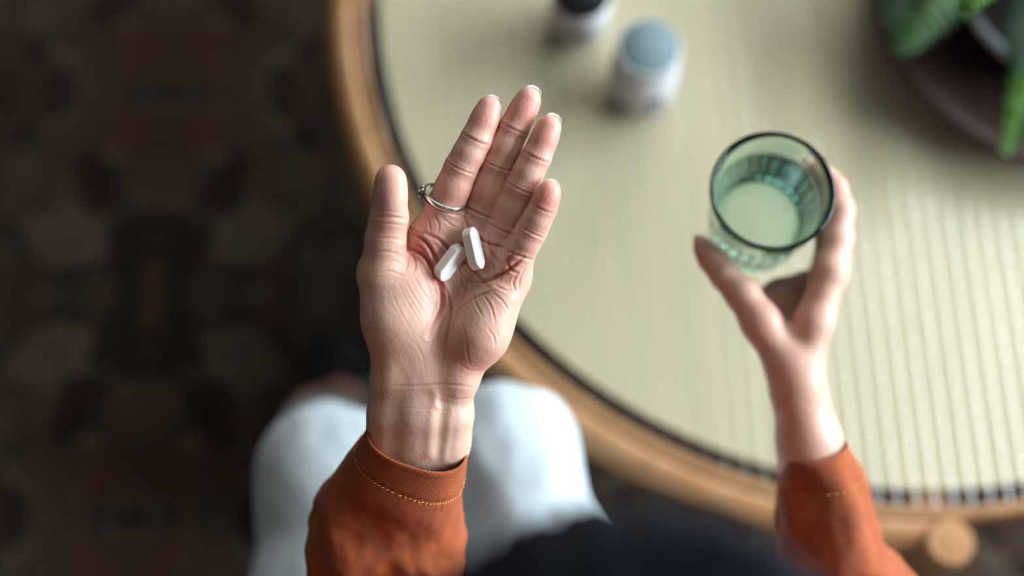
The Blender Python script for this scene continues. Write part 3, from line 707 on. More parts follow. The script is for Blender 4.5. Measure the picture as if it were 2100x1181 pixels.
# redness: finger tips, pads, folds; finger tips deepened to imitate shading
def blob(x, y, r, a):
    global red
    red = red+a*np.exp(-(((U_-x)**2+(W_-y)**2)/r**2))
for x, y, r, a in ((1008, 240, 34, .38), (1084, 222, 34, .48), (1124, 280, 34, .42), (1124, 410, 32, .55), (803, 375, 34, .22), (880, 470, 34, .30), (925, 400, 26, .18),
                   (1040, 520, 36, .30), (1050, 575, 30, .28), (850, 520, 26, .45), (790, 470, 24, .2), (1000, 720, 40, .16), (880, 560, 40, .25), (940, 740, 40, .2), (960, 500, 50, .15), (1090, 480, 26, .25), (990, 420, 30, .2)): blob(x, y, r, a)
red -= .10*np.clip((W_-780)/60, 0, 1)
V = V+N*(disp*face)[:, None]
Hv, Hq = V, Q
hand_cols = np.stack([np.clip(red, 0, 1), np.clip(vein, 0, 1), np.zeros(len(V))], 1)
hand_w = -V[:, 2]
def palm_z(px, py, r=4):                          # height of the palm surface (mm towards the lens)
    m_ = (np.abs(U_-px) < r) & (np.abs(W_-py) < r) & (N[:, 2] > 0)
    return float((810-hand_w[m_]).max()) if m_.any() else 0.
print('hand verts', len(V), 'palm z', palm_z(972, 510), palm_z(923, 540))
HandW = cam2w(Hv/1000.)
print('body done')

# --- right hand and forearm round the glass
def Qp(px, py, d): return np.array([(px-1050)/F*d, -(py-590.5)/F*d, -d])
G2 = Field((120, -190, -1015), (240, 90, -860), 1.0)
def c2(g, P, rs, k): g.chain([Qp(*p) for p in P], rs, k)
c2(G2, [(1672, 1000, 952), (1658, 905, 938), (1632, 800, 925), (1622, 750, 922)], [25, 20, 15.5, 15], 8)
c2(G2, [(1668, 930, 950), (1645, 820, 936), (1640, 770, 938)], [19, 15, 14], 8)
c2(G2, [(1640, 775, 922), (1668, 660, 920), (1702, 556, 921)], [13.5, 11.5, 11.2], 8)
c2(G2, [(1640, 775, 936), (1668, 665, 940), (1704, 560, 943)], [13.5, 11.5, 11], 8)
c2(G2, [(1636, 775, 946), (1662, 670, 958), (1695, 570, 963)], [12.5, 11, 10.5], 8)
c2(G2, [(1632, 775, 950), (1650, 680, 972), (1680, 580, 982)], [11, 10, 9.5], 8)
c2(G2, [(1612, 745, 922), (1560, 660, 922), (1524, 605, 926)], [13.5, 12, 10.6], 8)
c2(G2, [(1630, 710, 925), (1600, 680, 935)], [9, 9], 8)
c2(G2, [(1625, 720, 945), (1590, 670, 950), (1640, 670, 955)], [8, 7, 8], 7)
c2(G2, [(1585, 665, 955), (1606, 622, 966), (1650, 590, 975)], [11, 15, 12], 7)
c2(G2, [(1606, 622, 966), (1640, 690, 955)], [14, 13], 7)
c2(G2, [(1562, 632, 956), (1605, 622, 966), (1655, 610, 974)], [11, 14, 13], 6)
c2(G2, [(1580, 670, 945), (1630, 690, 950)], [9, 10], 6)
f2 = []
for P, rs in (([(1702, 556, 921), (1716, 492, 925), (1722, 432, 930), (1712, 385, 938), (1680, 350, 944)], [11, 9.8, 9.6, 8.2, 6.8]),
              ([(1704, 560, 943), (1720, 490, 946), (1722, 425, 948), (1700, 372, 954), (1660, 338, 960)], [11, 9.8, 9.2, 8.0, 6.6]),
              ([(1695, 570, 963), (1712, 505, 966), (1712, 440, 967), (1690, 385, 970), (1650, 350, 974)], [10.4, 9.4, 8.8, 7.8, 6.4]),
              ([(1680, 580, 982), (1694, 530, 985), (1694, 475, 986), (1676, 420, 988), (1645, 385, 990)], [9.4, 8.4, 7.8, 7.0, 6.0]),
              ([(1524, 605, 926), (1487, 566, 932), (1459, 531, 938), (1434, 499, 942)], [10.6, 9.6, 8.8, 6.2])):
    g = G2.new(); c2(g, P, rs, 3); f2.append(g)
for g in f2[1:4]: f2[0].merge(g, .8)
G2.merge(f2[0], 5); G2.merge(f2[4], 6)
V2, Q2 = G2.mesh(); V2 = relax(V2, Q2, 3, .5); del G2, f2
N2 = vnormals(V2, Q2)
if ((V2-V2.mean(0))*N2).sum(1).mean() < 0: Q2 = Q2[:, ::-1]
d2 = -V2[:, 2]; u2 = 1050+V2[:, 0]/d2*F; w2 = 590.5-V2[:, 1]/d2*F
red2 = .28+.3*np.exp(-((u2-1440)**2+(w2-510)**2)/45**2)+.3*np.exp(-((u2-1700)**2+(w2-400)**2)/60**2)+.2*np.exp(-((u2-1600)**2+(w2-620)**2)/70**2)
cols2 = np.stack([red2, 0*red2, 0*red2], 1)

# --- head, neck and feet (metres, world)
EL = PX(800, 1440, .925); ER = PX(1850, 1460, .945)
sL = np.array([-.135, -.10, 1.01]); sR = np.array([.225, -.10, 1.01])
Field.u = .004
HC = PX(1290, 1725, .43); print('head', HC)
Fd = np.array([.02, .86, -.51]); Fd /= np.linalg.norm(Fd); Rt = np.cross(Fd, [0, 0, 1]); Rt /= np.linalg.norm(Rt); Up = np.cross(Rt, Fd)
def L3(r, f, u): return HC+Rt*r+Fd*f+Up*u
rot = [Rt, Fd, Up]
G3 = Field(HC-np.array([.14, .16, .22]), HC+np.array([.14, .17, .15]), .0032)
G3.ell(HC, (.071, .090, .080), 0, rot)
G3.ell(L3(0, .032, -.045), (.056, .055, .072), .03, rot)
G3.cone(L3(0, .055, -.098), L3(0, .068, -.108), .028, .018, .02)
for s in (-1, 1):
    G3.cone(L3(s*.052, -.005, -.06), L3(s*.018, .062, -.105), .018, .014, .02)
    G3.cone(L3(s*.042, .070, .012), L3(s*.012, .082, .010), .009, .009, .012)
    G3.ell(L3(s*.031, .093, -.010), (.015, .012, .010), .006, rot, sub=True)
    G3.ell(L3(s*.031, .075, -.012), (.014, .013, .013), .002, rot)
    G3.ell(L3(s*.034, .070, -.045), (.018, .015, .018), .015, rot)
    G3.ell(L3(s*.072, -.004, -.022), (.008, .017, .030), .005, rot)
    G3.ell(L3(s*.008, .094, -.046), (.006, .007, .005), .004, rot)
G3.cone(L3(0, .084, .002), L3(0, .104, -.040), .006, .008, .008)
G3.cone(L3(-.016, .086, -.071), L3(.016, .086, -.071), .005, .005, .004); G3.cone(L3(0, .089, -.070), L3(0, .090, -.070), .006, .006, .004)
G3.cone(L3(-.012, .084, -.081), L3(.012, .084, -.081), .0055, .0055, .003)
neck0 = np.array([.035, -.10, 1.02])
G3.cone(L3(0, -.025, -.06), neck0, .050, .056, .03)
V3, Q3 = G3.mesh(); V3 = relax(V3, Q3, 2); N3 = vnormals(V3, Q3)
if ((V3-V3.mean(0))*N3).sum(1).mean() < 0: Q3 = Q3[:, ::-1]

KL = WZ(682, 982, .485); KR = WZ(1034, 936, .505)
HL = WZ(775, 1560, .50); HR = WZ(1215, 1400, .52)
FL = WZ(702, 742, .03); FR = np.array([-.065, .345, .03])
AL = np.array([FL[0]+.004, FL[1]-.105, .10]); AR = np.array([FR[0], FR[1]-.105, .10])
print('knees', KL, KR, 'feet', FL, AL)
def footfield(A_, T_):
    g = Field(A_-np.array([.09, .11, .115]), A_+np.array([.09, .20, .16]), .004)
    g.cone(A_+[0, -.01, .12], A_+[0, -.01, 0], .038, .034, .01)
    g.cone(A_+[0, 0, -.02], [A_[0]+.002, T_[1]-.03, .050], .036, .028, .02)
    g.cone(A_+[0, -.035, -.045], A_+[0, -.03, -.02], .030, .028, .02)
    g.cone([A_[0]-.004, T_[1]-.03, .045], [A_[0]-.012, T_[1]+.012, .036], .030, .022, .02); g.cone([A_[0]+.014, T_[1]-.03, .045], [A_[0]+.012, T_[1]+.0, .034], .026, .020, .02)
    return g
bodyV = [HandW, cam2w(V2/1000.), V3]; bodyQ = [Hq, Q2, Q3]; bodyC = [hand_cols, cols2, np.tile([.3, 0, 0], (len(V3), 1))]
feet = []
for A_, T_ in ((AL, FL), (AR, FR)):
    g = footfield(A_, T_); v, q = g.mesh(); v = relax(v, q, 2)
    if ((v-v.mean(0))*vnormals(v, q)).sum(1).mean() < 0: q = q[:, ::-1]
    feet.append((v, q)); bodyV.append(v); bodyQ.append(q); bodyC.append(np.tile([.3, 0, 0], (len(v), 1)))
Field.u = .004
G7 = Field((-.34, -.42, .06), (.42, .44, 1.12), .011)
for dx in (-.06, .06): G7.cone([-.03+dx, -.27, .53], [.04+dx, -.15, .90], .095, .080, .05)
G7.cone(sL+[.04, 0, -.02], sR-[.04, 0, .02], .036, .036, .04); G7.cone([.035, -.11, .95], [.035, -.10, 1.045], .06, .045, .04)
for s_, e_, w_ in ((sL, EL, PX(815, 1150, .885)), (sR, ER, PX(1705, 1090, .945))):
    G7.cone(s_-[0, 0, .01], e_, .038, .031, .02); G7.cone(e_, w_, .031, .022, .015)
for h_l, K_, A_ in ((HL, KL, AL), (HR, KR, AR)):
    G7.cone([-.03+(.08 if K_ is KR else -.08), -.25, .53], h_l, .08, .058, .03); G7.cone(h_l, K_, .05, .042, .02); G7.cone(K_, K_+.7*(A_+[0, -.012, .07]-K_), .040, .033, .01)
v, q = G7.mesh(); v = relax(v, q, 2)
if ((v-v.mean(0))*vnormals(v, q)).sum(1).mean() < 0: q = q[:, ::-1]
bodyV.append(v); bodyQ.append(q); bodyC.append(np.tile([.3, 0, 0], (len(v), 1)))
def bridge(Va, Qa, Vb, Qb, target):
    """open one face on each surface next to target and join them by four faces: the limb goes on"""
    ca_, cb = Va[Qa].mean(1), Vb[Qb].mean(1); ia = int(np.argmin(np.linalg.norm(ca_-target, axis=1))); ib = int(np.argmin(np.linalg.norm(cb-ca_[ia], axis=1)))
    fa_, fb = list(Qa[ia]), list(Qb[ib])[::-1]
    k = min(range(4), key=lambda k: sum(np.linalg.norm(Va[fa_[i]]-Vb[fb[(i+k) % 4]]) for i in range(4))); fb = fb[k:]+fb[:k]
    return ia, ib, fa_, fb
offs = np.cumsum([0]+[len(v) for v in bodyV]); U = len(bodyV)-1; kill = [set() for _ in bodyV]; extra = []
for n_, tg in ((0, PX(815, 1150, .885)), (1, PX(1690, 1020, .945)), (2, np.array([.035, -.10, 1.0])), (3, AL+[0, -.01, .13]), (4, AR+[0, -.01, .13])):
    ia, ib, fa_, fb = bridge(bodyV[n_], bodyQ[n_], bodyV[U], bodyQ[U], tg); kill[n_].add(ia); kill[U].add(ib)
    for i in range(4):
        j = (i+1) % 4; extra.append((fa_[j]+offs[n_], fa_[i]+offs[n_], fb[i]+offs[U], fb[j]+offs[U]))
bodyQ = [np.delete(q_, sorted(k_), axis=0) if k_ else q_ for q_, k_ in zip(bodyQ, kill)]
bodyV.append(np.zeros((0, 3))); bodyQ.append(np.array(extra)-offs[-1]); bodyC.append(np.zeros((0, 3)))
off = 0; Qs = []
for v, q in zip(bodyV, bodyQ): Qs.append(q+off); off += len(v)
body = mesh_np('body', np.vstack(bodyV), np.vstack(Qs).astype(np.int32), M['skin'], person, cols=np.vstack(bodyC))
tag(body, 'skin of the hands, wrists, feet and face')
# eyes
for s in (-1, 1):
    o = MB().lathe([(.0001, -.0115), (.008, -.008), (.0118, 0), (.010, .006), (.006, .0099), (.0001, .0117)], tuple(L3(s*.031, .0750, -.012)), 20, M=Vector((0, 0, 1)).rotation_difference(Vector(Fd)).to_matrix()).build('eye', M['eye'], person, smooth=True)
    MB().lathe([(.0058, .0103), (.003, .0118), (.0001, .0122)], tuple(L3(s*.031, .0750, -.012)), 16, M=Vector((0, 0, 1)).rotation_difference(Vector(Fd)).to_matrix()).build('iris', M['iris'], o, smooth=True)
# fingernails of the open hand, seen as slivers past the tips
def nail(c, u, w, wid, ln_, back):
    """c: fingertip px, u: px direction of the finger, on the back of the fingertip"""
    u = np.array([u[0], -u[1]], float); u /= np.hypot(*u); pr = np.array([u[1], -u[0]])
    V = []; Fc = []; nu, nv = 9, 7; c0 = H(c[0], c[1], w)
    for lay in (0, 1):
        for i in range(nu):
            s_ = i/(nu-1)
            for j in range(nv):
                q_ = (j/(nv-1)*2-1); wd = wid*(1 if s_ < .7 else math.sqrt(max(0.02, 1-((s_-.7)/.32)**2)))
                x = q_*wd; dz = -back+(x/wid)**2*wid*.55+(.35 if lay else 0)+1.6*(s_-.5)
                p = c0+np.array([*(u*(s_-1)*ln_+pr*x), dz]); V.append(cam2w(p/1000.))
    n_ = nu*nv
    for i in range(nu-1):
        for j in range(nv-1):
            a = i*nv+j; Fc += [(a, a+1, a+nv+1, a+nv), (n_+a, n_+a+nv, n_+a+nv+1, n_+a+1)]
    for i in range(nu-1):
        for j in (0, nv-1): a = i*nv+j; Fc.append((a, a+nv, n_+a+nv, n_+a))
    for j in range(nv-1):
        for i in (0, nu-1): a = i*nv+j; Fc.append((a, a+1, n_+a+1, n_+a))
    o = mesh_np('fingernail', V, Fc, M['nail'], person)
    return o
nail((1017, 196), (27, -63), 4, 5.0, 11, 2.8); nail((1098, 176), (27, -62), 2, 5.0, 12, 2.4); nail((1140, 233), (26, -60), 6, 4.8, 12, 2.4)
nail((1136, 368), (14, -40), 13, 4.4, 10, 2.2); 
# thumb nail faces left: a plate along the outer side
V = []; Fc = []
for i in range(9):
    s_ = i/8; y = 396-54*s_; 
    for j in range(7):
        q_ = j/6*2-1; wd = 5.4*(1 if s_ < .7 else math.sqrt(max(.03, 1-((s_-.7)/.32)**2)))
        r = 8.9; an = PI+q_*wd/r*.9
        xo = 800-3.6*(abs(math.cos(an))*(r+.05-2.6*max(0, s_-.25))); V.append(cam2w(H(xo, y, 10+q_*wd)/1000.))
for i in range(8):
    for j in range(6): a = i*7+j; Fc.append((a, a+1, a+8, a+7))
V2_ = [tuple(np.array(v)+RC @ np.array([.0004, 0, 0])) for v in V]; n_ = len(V); V = [tuple(v) for v in V]+V2_
Fc += [(n_+b_, n_+a, n_+d, n_+c) for a, b_, c, d in list(Fc)]
Fc += [(j+48+8-0, j+57, n_+j+57, n_+j+56) for j in range(6) if j+57 < 63]
mesh_np('fingernail', V, Fc, M['nail'], person)

# --- sleeves
NV = RC @ np.array([0, 0, 1.])                    # towards the lens
def sleeve(path, seed, inward=.035, nseg=120, nring=150, amp=1.0, ridge_fn=None):
    P = catmull([np.r_[PX(p[0], p[1], p[2]), p[3], p[4]] for p in path], nring)
    C3, ra, rb2 = P[:, :3], P[:, 3], P[:, 4]
    T = np.gradient(C3, axis=0); T /= np.linalg.norm(T, axis=1, keepdims=True)
    Bn = np.cross(T, NV); Bn /= np.linalg.norm(Bn, axis=1, keepdims=True); Dn = np.cross(Bn, T)
    Dn *= np.sign((Dn@NV))[:, None]
    S = np.r_[0, np.cumsum(np.linalg.norm(np.diff(C3, axis=0), axis=1))]
    def pt(i, t, off=0):
        c, s_ = math.cos(t), math.sin(t)
        e = .82; cx = math.copysign(abs(c)**e, c); sx = math.copysign(abs(s_)**e, s_)
        a = min(1, max(0, (S[i]-.020)/.05)); amp_ = amp*a
        q = C3[i]+Bn[i]*ra[i]*cx+Dn[i]*rb2[i]*sx
        nz = noise.fractal(Vector((q[0]*16+seed, q[1]*9+q[2]*7, q[2]*14)), 1.0, 2.0, 4)*.010*amp_+noise.fractal(Vector((q[0]*70+seed, q[1]*40, q[2]*60)), 1.0, 2.0, 3)*.0016*amp_
        fold = .0022*amp_*math.sin(S[i]*115+2.2*math.sin(t*1.5+seed)+1.2*math.cos(3*t))*max(0, math.sin(t*1.0+.3*seed)+.45)
        hem = -.0009*math.exp(-((S[i]-.0205)/.0012)**2)+.0005*math.exp(-((S[i]-.0015)/.002)**2)
        pk = .0005*math.sin(t*70+3*math.sin(t*5))*math.exp(-((S[i]-.0215)/.004)**2)
        rr = nz+fold+hem+pk+off+(ridge_fn(S[i], t) if ridge_fn else 0)
        return q+(Bn[i]*cx/1+Dn[i]*sx)*rr
    V = []; Fc = []
    ths = [2*PI*j/nseg for j in range(nseg)]
    ni = 10
    for k in range(ni, 0, -1):                    # turned-in inner face
        i = min(k*2, nring-1)
        for t in ths: V.append(pt(i, t, -.0016))
    for t in ths: V.append(pt(0, t, -.0008)-T[0]*.0006)
    for i in range(nring):
        for t in ths: V.append(pt(i, t))
    nr = ni+1+nring
    for i in range(nr-1):
        for j in range(nseg):
            a = i*nseg+j; b_ = i*nseg+(j+1) % nseg; Fc.append((a, b_, b_+nseg, a+nseg))
    return V, Fc, pt, S
left_path = [(857, 902, .8265, .0298, .0235), (842, 950, .838, .0335, .0262), (820, 1000, .850, .0380, .029), (806, 1050, .862, .0420, .032),
             (799, 1095, .872, .0440, .035), (799, 1181, .892, .0445, .038), (800, 1300, .912, .047, .042), (800, 1440, .925, .050, .047)]
SV1, SF1, pt1, S1 = sleeve(left_path, 1.3)
right_path = [(1669, 922, .937, .0212, .021), (1678, 960, .940, .0255, .025), (1688, 1010, .943, .031, .030), (1698, 1090, .945, .0345, .036),
              (1716, 1181, .946, .0400, .041), (1780, 1320, .946, .046, .044), (1850, 1460, .945, .050, .047)]
def rfold(s_, t):                                 # the pressed fold along the top of the right sleeve
    t = t % (2*PI); a = min(1, s_/.02)
    return a*(.0060*math.exp(-((t-1.68-2.2*min(s_, .14))/.33)**2)-.0050*math.exp(-((t-.95)/.45)**2))
SV2, SF2, pt2, S2 = sleeve(right_path, 4.1, amp=.7, ridge_fn=rfold)
Field.u = .004
G4 = Field((-.36, -.46, .36), (.46, .14, 1.13), .007)
for dx in (-.07, .07):
    G4.cone([-.03+dx, -.27, .52], [.04+dx, -.15, .90], .115, .100, .05)
G4.cone([-.02, -.13, .93], [.11, -.13, .93], .10, .10, .04)
G4.cone(sL+[.03, 0, .0], sR-[.03, 0, 0], .052, .052, .04); G4.cone([.035, -.10, 1.02], [.035, -.09, 1.06], .07, .062, .03)
G4.cone(sL, EL, .056, .047, .03); G4.cone(sR, ER, .056, .047, .03)
V4, Q4 = G4.mesh(); V4 = relax(V4, Q4, 3); N4 = vnormals(V4, Q4)
if ((V4-V4.mean(0))*N4).sum(1).mean() < 0: Q4 = Q4[:, ::-1]; N4 = -N4
nzv = np.array([noise.fractal(Vector(v*11), 1, 2, 3) for v in V4.tolist() and [Vector(x) for x in V4]]) if len(V4) < 90000 else np.zeros(len(V4))
V4 = V4+N4*(nzv*.008)[:, None]
mbS = MB(); mbS.add(V4.tolist(), Q4.tolist()); mbS.add(SV1, SF1); mbS.add(SV2, SF2)
shirt = mbS.build('shirt', M['rust'], person, smooth=True); tag(shirt, 'rust orange cotton shirt with long sleeves')
# cuff stitching
st = MB()
def stitches(pt, S, s0, n_, r=.00028):
    i = int(np.argmin(np.abs(S-s0)))
    for k in range(n_):
        t0 = 2*PI*k/n_; t1 = t0+2*PI/n_*.62
        st.tube([pt(i, t0, .0003), pt(i, (t0+t1)/2, .0007), pt(i+0, t1, .0003)], r, 5)
stitches(pt1, S1, .0208, 84); stitches(pt2, S2, .0208, 64)
s_o = st.build('cuff_stitching', M['thread'], shirt, smooth=True); tag(s_o, kind='stuff')
# collar
mbc = MB().lathe([(.060, -.012), (.062, .012), (.0655, .014), (.069, .008), (.070, -.014)], (.035, -.085, 1.085), 48, M=Matrix.Rotation(-.25, 3, 'X'), closed=True)
mbc.build('collar', M['rust'], shirt, smooth=True)

# --- trousers
G5 = Field((-.36, -.48, .10), (.34, .44, .70), .0065)
G5.cone([-.12, -.27, .515], [.06, -.27, .515], .118, .118, .04)
G5.cone(HL, KL+[0, -.12, .012], .062, .0585, .03); G5.cone(KL+[0, -.12, .012], KL, .060, .0545, .03)
G5.cone(HR, KR+[.042, -.12, .004], .078, .062, .03); G5.cone(KR+[.042, -.12, .004], KR, .062, .050, .03)
G5.cone([-.10, -.25, .53], HL, .10, .085, .04); G5.cone([.05, -.25, .53], HR, .10, .085, .04)
for K_, A_ in ((KL, AL), (KR, AR)):
    G5.cone(K_, A_+[0, -.012, .07], .0555, .047, .03)
V5, Q5 = G5.mesh(); V5 = relax(V5, Q5, 3); N5 = vnormals(V5, Q5)
if ((V5-V5.mean(0))*N5).sum(1).mean() < 0: Q5 = Q5[:, ::-1]; N5 = -N5
nz5 = np.array([noise.fractal(Vector((x[0]*13, x[1]*9, x[2]*13)), 1, 2, 3) for x in V5])
V5 = V5+N5*(nz5*.007)[:, None]
trousers = mesh_np('trousers', V5, Q5.astype(np.int32), M['white'], person); tag(trousers, 'pale blue white trousers')
# --- shoes
for (v, q), A_, T_ in zip(feet, (AL, AR), (FL, FR)):
    g = Field(A_-np.array([.09, .11, .115]), A_+np.array([.09, .22, .10]), .004)
    g.cone(A_+[0, -.035, -.050], A_+[0, -.03, -.035], .036, .034, .02)
    g.cone(A_+[0, -.02, -.055], [A_[0]+.002, T_[1]-.03, .046], .038, .037, .02)
    g.cone([A_[0]-.004, T_[1]-.03, .045], [A_[0]-.012, T_[1]+.014, .038], .038, .028, .02); g.cone([A_[0]+.014, T_[1]-.03, .045], [A_[0]+.012, T_[1]+.002, .036], .032, .026, .02)
    g.ell([A_[0], A_[1]+.015, .115], (.040, .070, .050), .008, sub=True)     # low-cut opening over the instep
    v, q = g.mesh(); v = relax(v, q, 2); v[:, 2] = np.maximum(v[:, 2], .022)
    if ((v-v.mean(0))*vnormals(v, q)).sum(1).mean() < 0: q = q[:, ::-1]
    s_ = mesh_np('shoe', v, q.astype(np.int32), M['black'], person); tag(s_, 'black low-cut shoe')
    mm = MB(); pts = []
    for k in range(40):
        t = 2*PI*k/40; rx = .037+.004*math.sin(t); pts.append((A_[0]+rx*math.cos(t), (A_[1]-.075+T_[1]+.045)/2+(T_[1]+.045-A_[1]+.075)/2*math.sin(t)))
    mm.add([(x, y, .0125) for x, y in pts]+[(x, y, .024) for x, y in pts], [tuple(range(39, -1, -1)), tuple(range(40, 80))]+[(k, (k+1) % 40, 40+(k+1) % 40, 40+k) for k in range(40)])
    mm.build('sole', M['sole'], s_)
# --- hair
G6 = Field(HC-np.array([.15, .17, .25]), HC+np.array([.15, .16, .15]), .0038)
G6.ell(L3(0, -.008, .012), (.090, .104, .094), 0, rot)
G6.ell(L3(0, -.045, -.055), (.085, .060, .090), .03, rot)
for s in (-1, 1): G6.cone(L3(s*.072, .0, -.02), L3(s*.078, -.02, -.13), .022, .018, .02)
G6.ell(L3(0, .105, -.055), (.066, .06, .078), .008, rot, sub=True)
V6, Q6 = G6.mesh(); V6 = relax(V6, Q6, 3); N6 = vnormals(V6, Q6)
if ((V6-V6.mean(0))*N6).sum(1).mean() < 0: Q6 = Q6[:, ::-1]; N6 = -N6
loc = (V6-HC)@np.array([Rt, Fd, Up]).T; an = np.arctan2(loc[:, 0], loc[:, 1]+.2)
V6 = V6+N6*(.0012*np.sin(an*190+4*np.sin(loc[:, 1]*30))+.0009*np.sin(an*83))[:, None]
mh = MB(); mh.add(V6.tolist(), Q6.tolist())
rr = random.Random(5)
for k in range(160):                              # single strands lying over and off the head
    a = rr.uniform(-1, 1); pts = []; lift = rr.uniform(.0, .004)+(rr.random() < .2)*rr.uniform(0, .010)
    f0 = rr.uniform(-.3, .5)
    for q_ in range(12):
        s_ = q_/11; el_ = PI/2-.5+s_*2.6*(1); x = a*(.35+.75*math.sin(min(s_*1.4, 1)*PI/2))
        y = math.cos(el_); z = math.sin(el_)
        n3 = np.array([x, y*math.sqrt(max(0, 1-x*x*.8)), z*math.sqrt(max(0, 1-x*x*.8))]); n3 /= np.linalg.norm(n3)
        l_ = lift*math.sin(s_*PI)+.001
        pts.append(L3(n3[0]*(.091+l_), -.008+n3[1]*(.105+l_), .012+n3[2]*(.095+l_)))
    mh.tube(catmull(pts, 20), .00022, 3)
hair = mh.build('hair', M['hair'], person, smooth=True); tag(hair, 'black hair')

# ------------------------------------------------------------ seat under the person
stool = empty('upholstered_bench', (-.03, -.30, .01), 'dark charcoal upholstered bench under the seated person', 'bench')
MB().box((-.03, -.31, .345), (.74, .42, .10), b=.02).build('cushion', M['seat'], stool, smooth=True)
MB().box((-.03, -.31, .283), (.72, .40, .025), b=.004).build('frame', M['walnut'], stool)
for sx in (-1, 1):
    for sy in (-1, 1): MB().lathe([(.0001, .012), (.014, .012), (.02, .272), (.0001, .272)], (-.03+sx*.32, -.31+sy*.16, 0), 20).build('leg', M['walnut'], stool, smooth=True)

# ------------------------------------------------------------ tumbler of water
rimc = PX(1585, 389, .900); basec = PX(1543, 474, .985)
ax = rimc-basec; Lg = np.linalg.norm(ax); axn = Vector(ax/Lg); print('glass height', Lg)
Mg = Vector((0, 0, 1)).rotation_difference(axn).to_matrix()
tum = empty('drinking_glass', tuple(basec), 'green tinted fluted tumbler of water in the right hand', 'glass')
ro_b, ro_t = .0305, .0400
def ro(z): return ro_b+(ro_t-ro_b)*(z/Lg)**.9
zb = [0, .002, .006]+list(np.linspace(.010, .060, 14))+[.062, .065, .07, .078, Lg-.004, Lg-.0012]
prof = [(.0001, .001), (.020, .0008), (ro_b-.004, 0), (ro_b-.0015, .0008)]+[(ro(z), z) for z in zb[1:]]
no = len(prof)
prof += [(ro_t-.0006, Lg-.0002), (ro_t-.0016, Lg), (ro_t-.0026, Lg-.0003), (ro_t-.0031, Lg-.0014)]
inner = [(ro(z)-.0033, z) for z in (Lg-.006, .075, .062, .05, .038, .026, .012)]
inner += [(.0258, .0070), (.0245, .0048), (.018, .0038), (.0001, .0035)]
prof += inner
def fl(r, z, t, i):
    if 4 <= i < no and .005 < z < .0625:
        e = min(1, (z-.005)/.006, (.0625-z)/.004); return r-.0014*e*abs(math.sin(14*t))
    return r
gl = MB().lathe(prof, tuple(basec), 196, M=Mg, rf=fl).build('glass_body', M['gglass'], tum, smooth=True)
zl = .064
wp = [(.0001, .0031), (.018, .0034), (.0248, .0044), (.0262, .0068)]+[(ro(z)-.0031, z) for z in (.012, .026, .038, .05, zl-.001)]+[(ro(zl)-.0034, zl), (ro(zl)-.006, zl-.0004), (.0001, zl-.0005)]
MB().lathe(wp, tuple(basec), 96, M=Mg).build('water', M['water'], tum, smooth=True)

# ------------------------------------------------------------ finger ring
rc = H(913, 405, .4)/1000.; fa = (H(945, 345, 4)-H(890, 480, -5)); fa /= np.linalg.norm(fa)
fa2 = fa+np.array([0, 0, .38]); fa2 /= np.linalg.norm(fa2)
Mr = Vector((0, 0, 1)).rotation_difference(Vector(fa2)).to_matrix(); R3 = Matrix(RC.tolist()); Mw = R3 @ Mr
rw = cam2w(rc); ringo = empty('finger_ring', tuple(rw), 'silver ring with a small dark ornament on the index finger', 'ring')
rr_ = .0121
pr = [(rr_, -.0019), (rr_+.0009, -.0017), (rr_+.0012, 0), (rr_+.0009, .0017), (rr_, .0019), (rr_-.0004, .001), (rr_-.0004, -.001)]
MB().lathe(pr, tuple(rw), 96, M=Mw, closed=True).build('band', M['silver'], ringo, smooth=True)
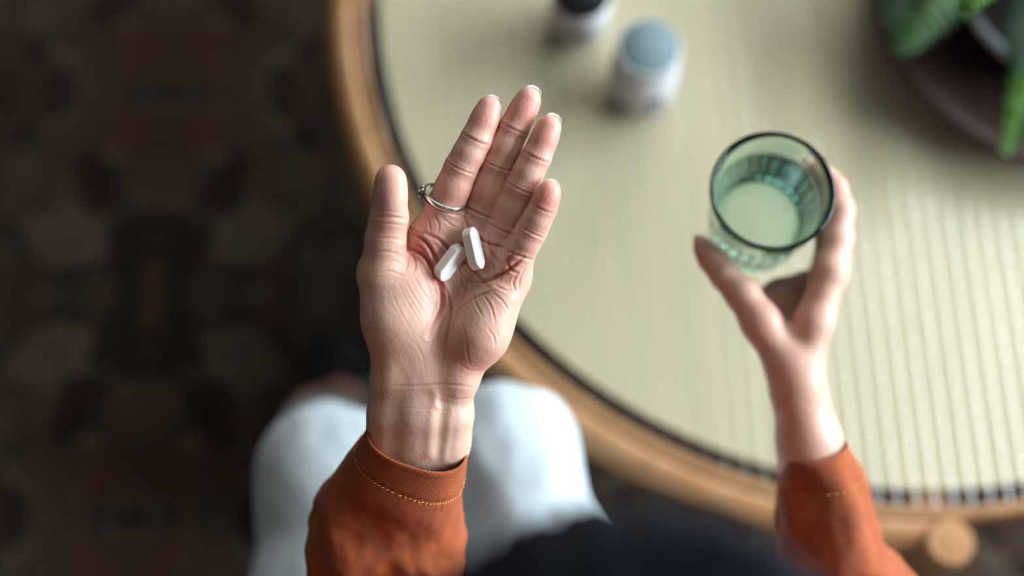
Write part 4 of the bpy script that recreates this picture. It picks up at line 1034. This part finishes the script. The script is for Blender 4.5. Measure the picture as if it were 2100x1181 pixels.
# ornament on the outer left side
side = -(RC @ np.array([.93, .30, .12])); side /= np.linalg.norm(side)
axw = RC @ fa2; side = side-axw*(side@axw); side /= np.linalg.norm(side); tn = np.cross(axw, side)
oc = rw+side*(rr_+.0016)
Mo = Matrix((tuple(tn), tuple(axw), tuple(side))).transposed()
MB().lathe([(.0001, -.0012), (.0032, -.0012), (.0036, 0), (.003, .0011), (.0001, .0015)], tuple(oc), 24, M=Mo).build('ornament', M['darksil'], ringo, smooth=True)
for k in range(7):
    a = 2*PI*k/7; r_ = .0031 if k else 0
    c0 = oc+tn*math.cos(a)*r_+axw*math.sin(a)*r_+side*(.0006 if k else .0015)
    MB().lathe([(.0001, -.0009), (.0007, -.0006), (.0009, 0), (.0007, .0006), (.0001, .0009)], tuple(c0), 12, M=Mo).build('bead', M['silver'], ringo, smooth=True)

# ------------------------------------------------------------ tablets
def tablet(name, c, u, roll, L, Wd, Th, label, pitch=0):
    """faceted oblong tablet: c px centre + w, u px direction of the long axis, roll about it"""
    bm = bmesh.new(); prof2 = []
    hl, hw = L/2, Wd/2; cut = hw*.80
    for x, y in ((hl-cut*.95, hw), (hl-cut*.35, hw*.62), (hl, hw*.20), (hl, -hw*.20), (hl-cut*.35, -hw*.62), (hl-cut*.95, -hw)): prof2.append((x, y))
    prof2 += [(-x, -y) for x, y in prof2]
    vb = [bm.verts.new((x, y, -Th/2)) for x, y in prof2]; vt = [bm.verts.new((x, y, Th/2)) for x, y in prof2]
    bm.faces.new(vt); bm.faces.new(vb[::-1]); n_ = len(vb)
    for i in range(n_): j = (i+1) % n_; bm.faces.new((vb[i], vb[j], vt[j], vt[i]))
    bmesh.ops.recalc_face_normals(bm, faces=bm.faces)
    bmesh.ops.bevel(bm, geom=[e for e in bm.edges], offset=.00035, segments=2, affect='EDGES')
    u = np.array([u[0], -u[1], pitch], float); u /= np.linalg.norm(u); z = np.array([0, 0, 1.]); y = np.cross(z, u); y /= np.linalg.norm(y); z = np.cross(u, y)
    cr, sr = math.cos(roll), math.sin(roll); y2 = y*cr+z*sr; z2 = -y*sr+z*cr
    B = np.stack([u, y2, z2], 1); c0 = H(*c)/1000.
    me = bpy.data.meshes.new(name); 
    for v in bm.verts: v.co = Vector(RC @ (B @ np.array(v.co)))
    bm.to_mesh(me); bm.free(); me.materials.append(M['pill'])
    o = bpy.data.objects.new(name, me); sc.collection.objects.link(o); o.location = cam2w(c0)
    tag(o, label, 'tablet', 'white tablets in the palm'); return o
zA = palm_z(972, 515, 8); zB = palm_z(923, 540, 8)
tablet('tablet', (971, 510, zA+4.6), (19, 85), R(-60), .0240, .0094, .0060, 'white oblong tablet standing on edge, nearer the middle finger', .0)
tablet('tablet.001', (923, 538, zB+4.2), (50, -66), R(50), .0225, .0092, .0066, 'white oblong tablet lying nearer the thumb', .0)
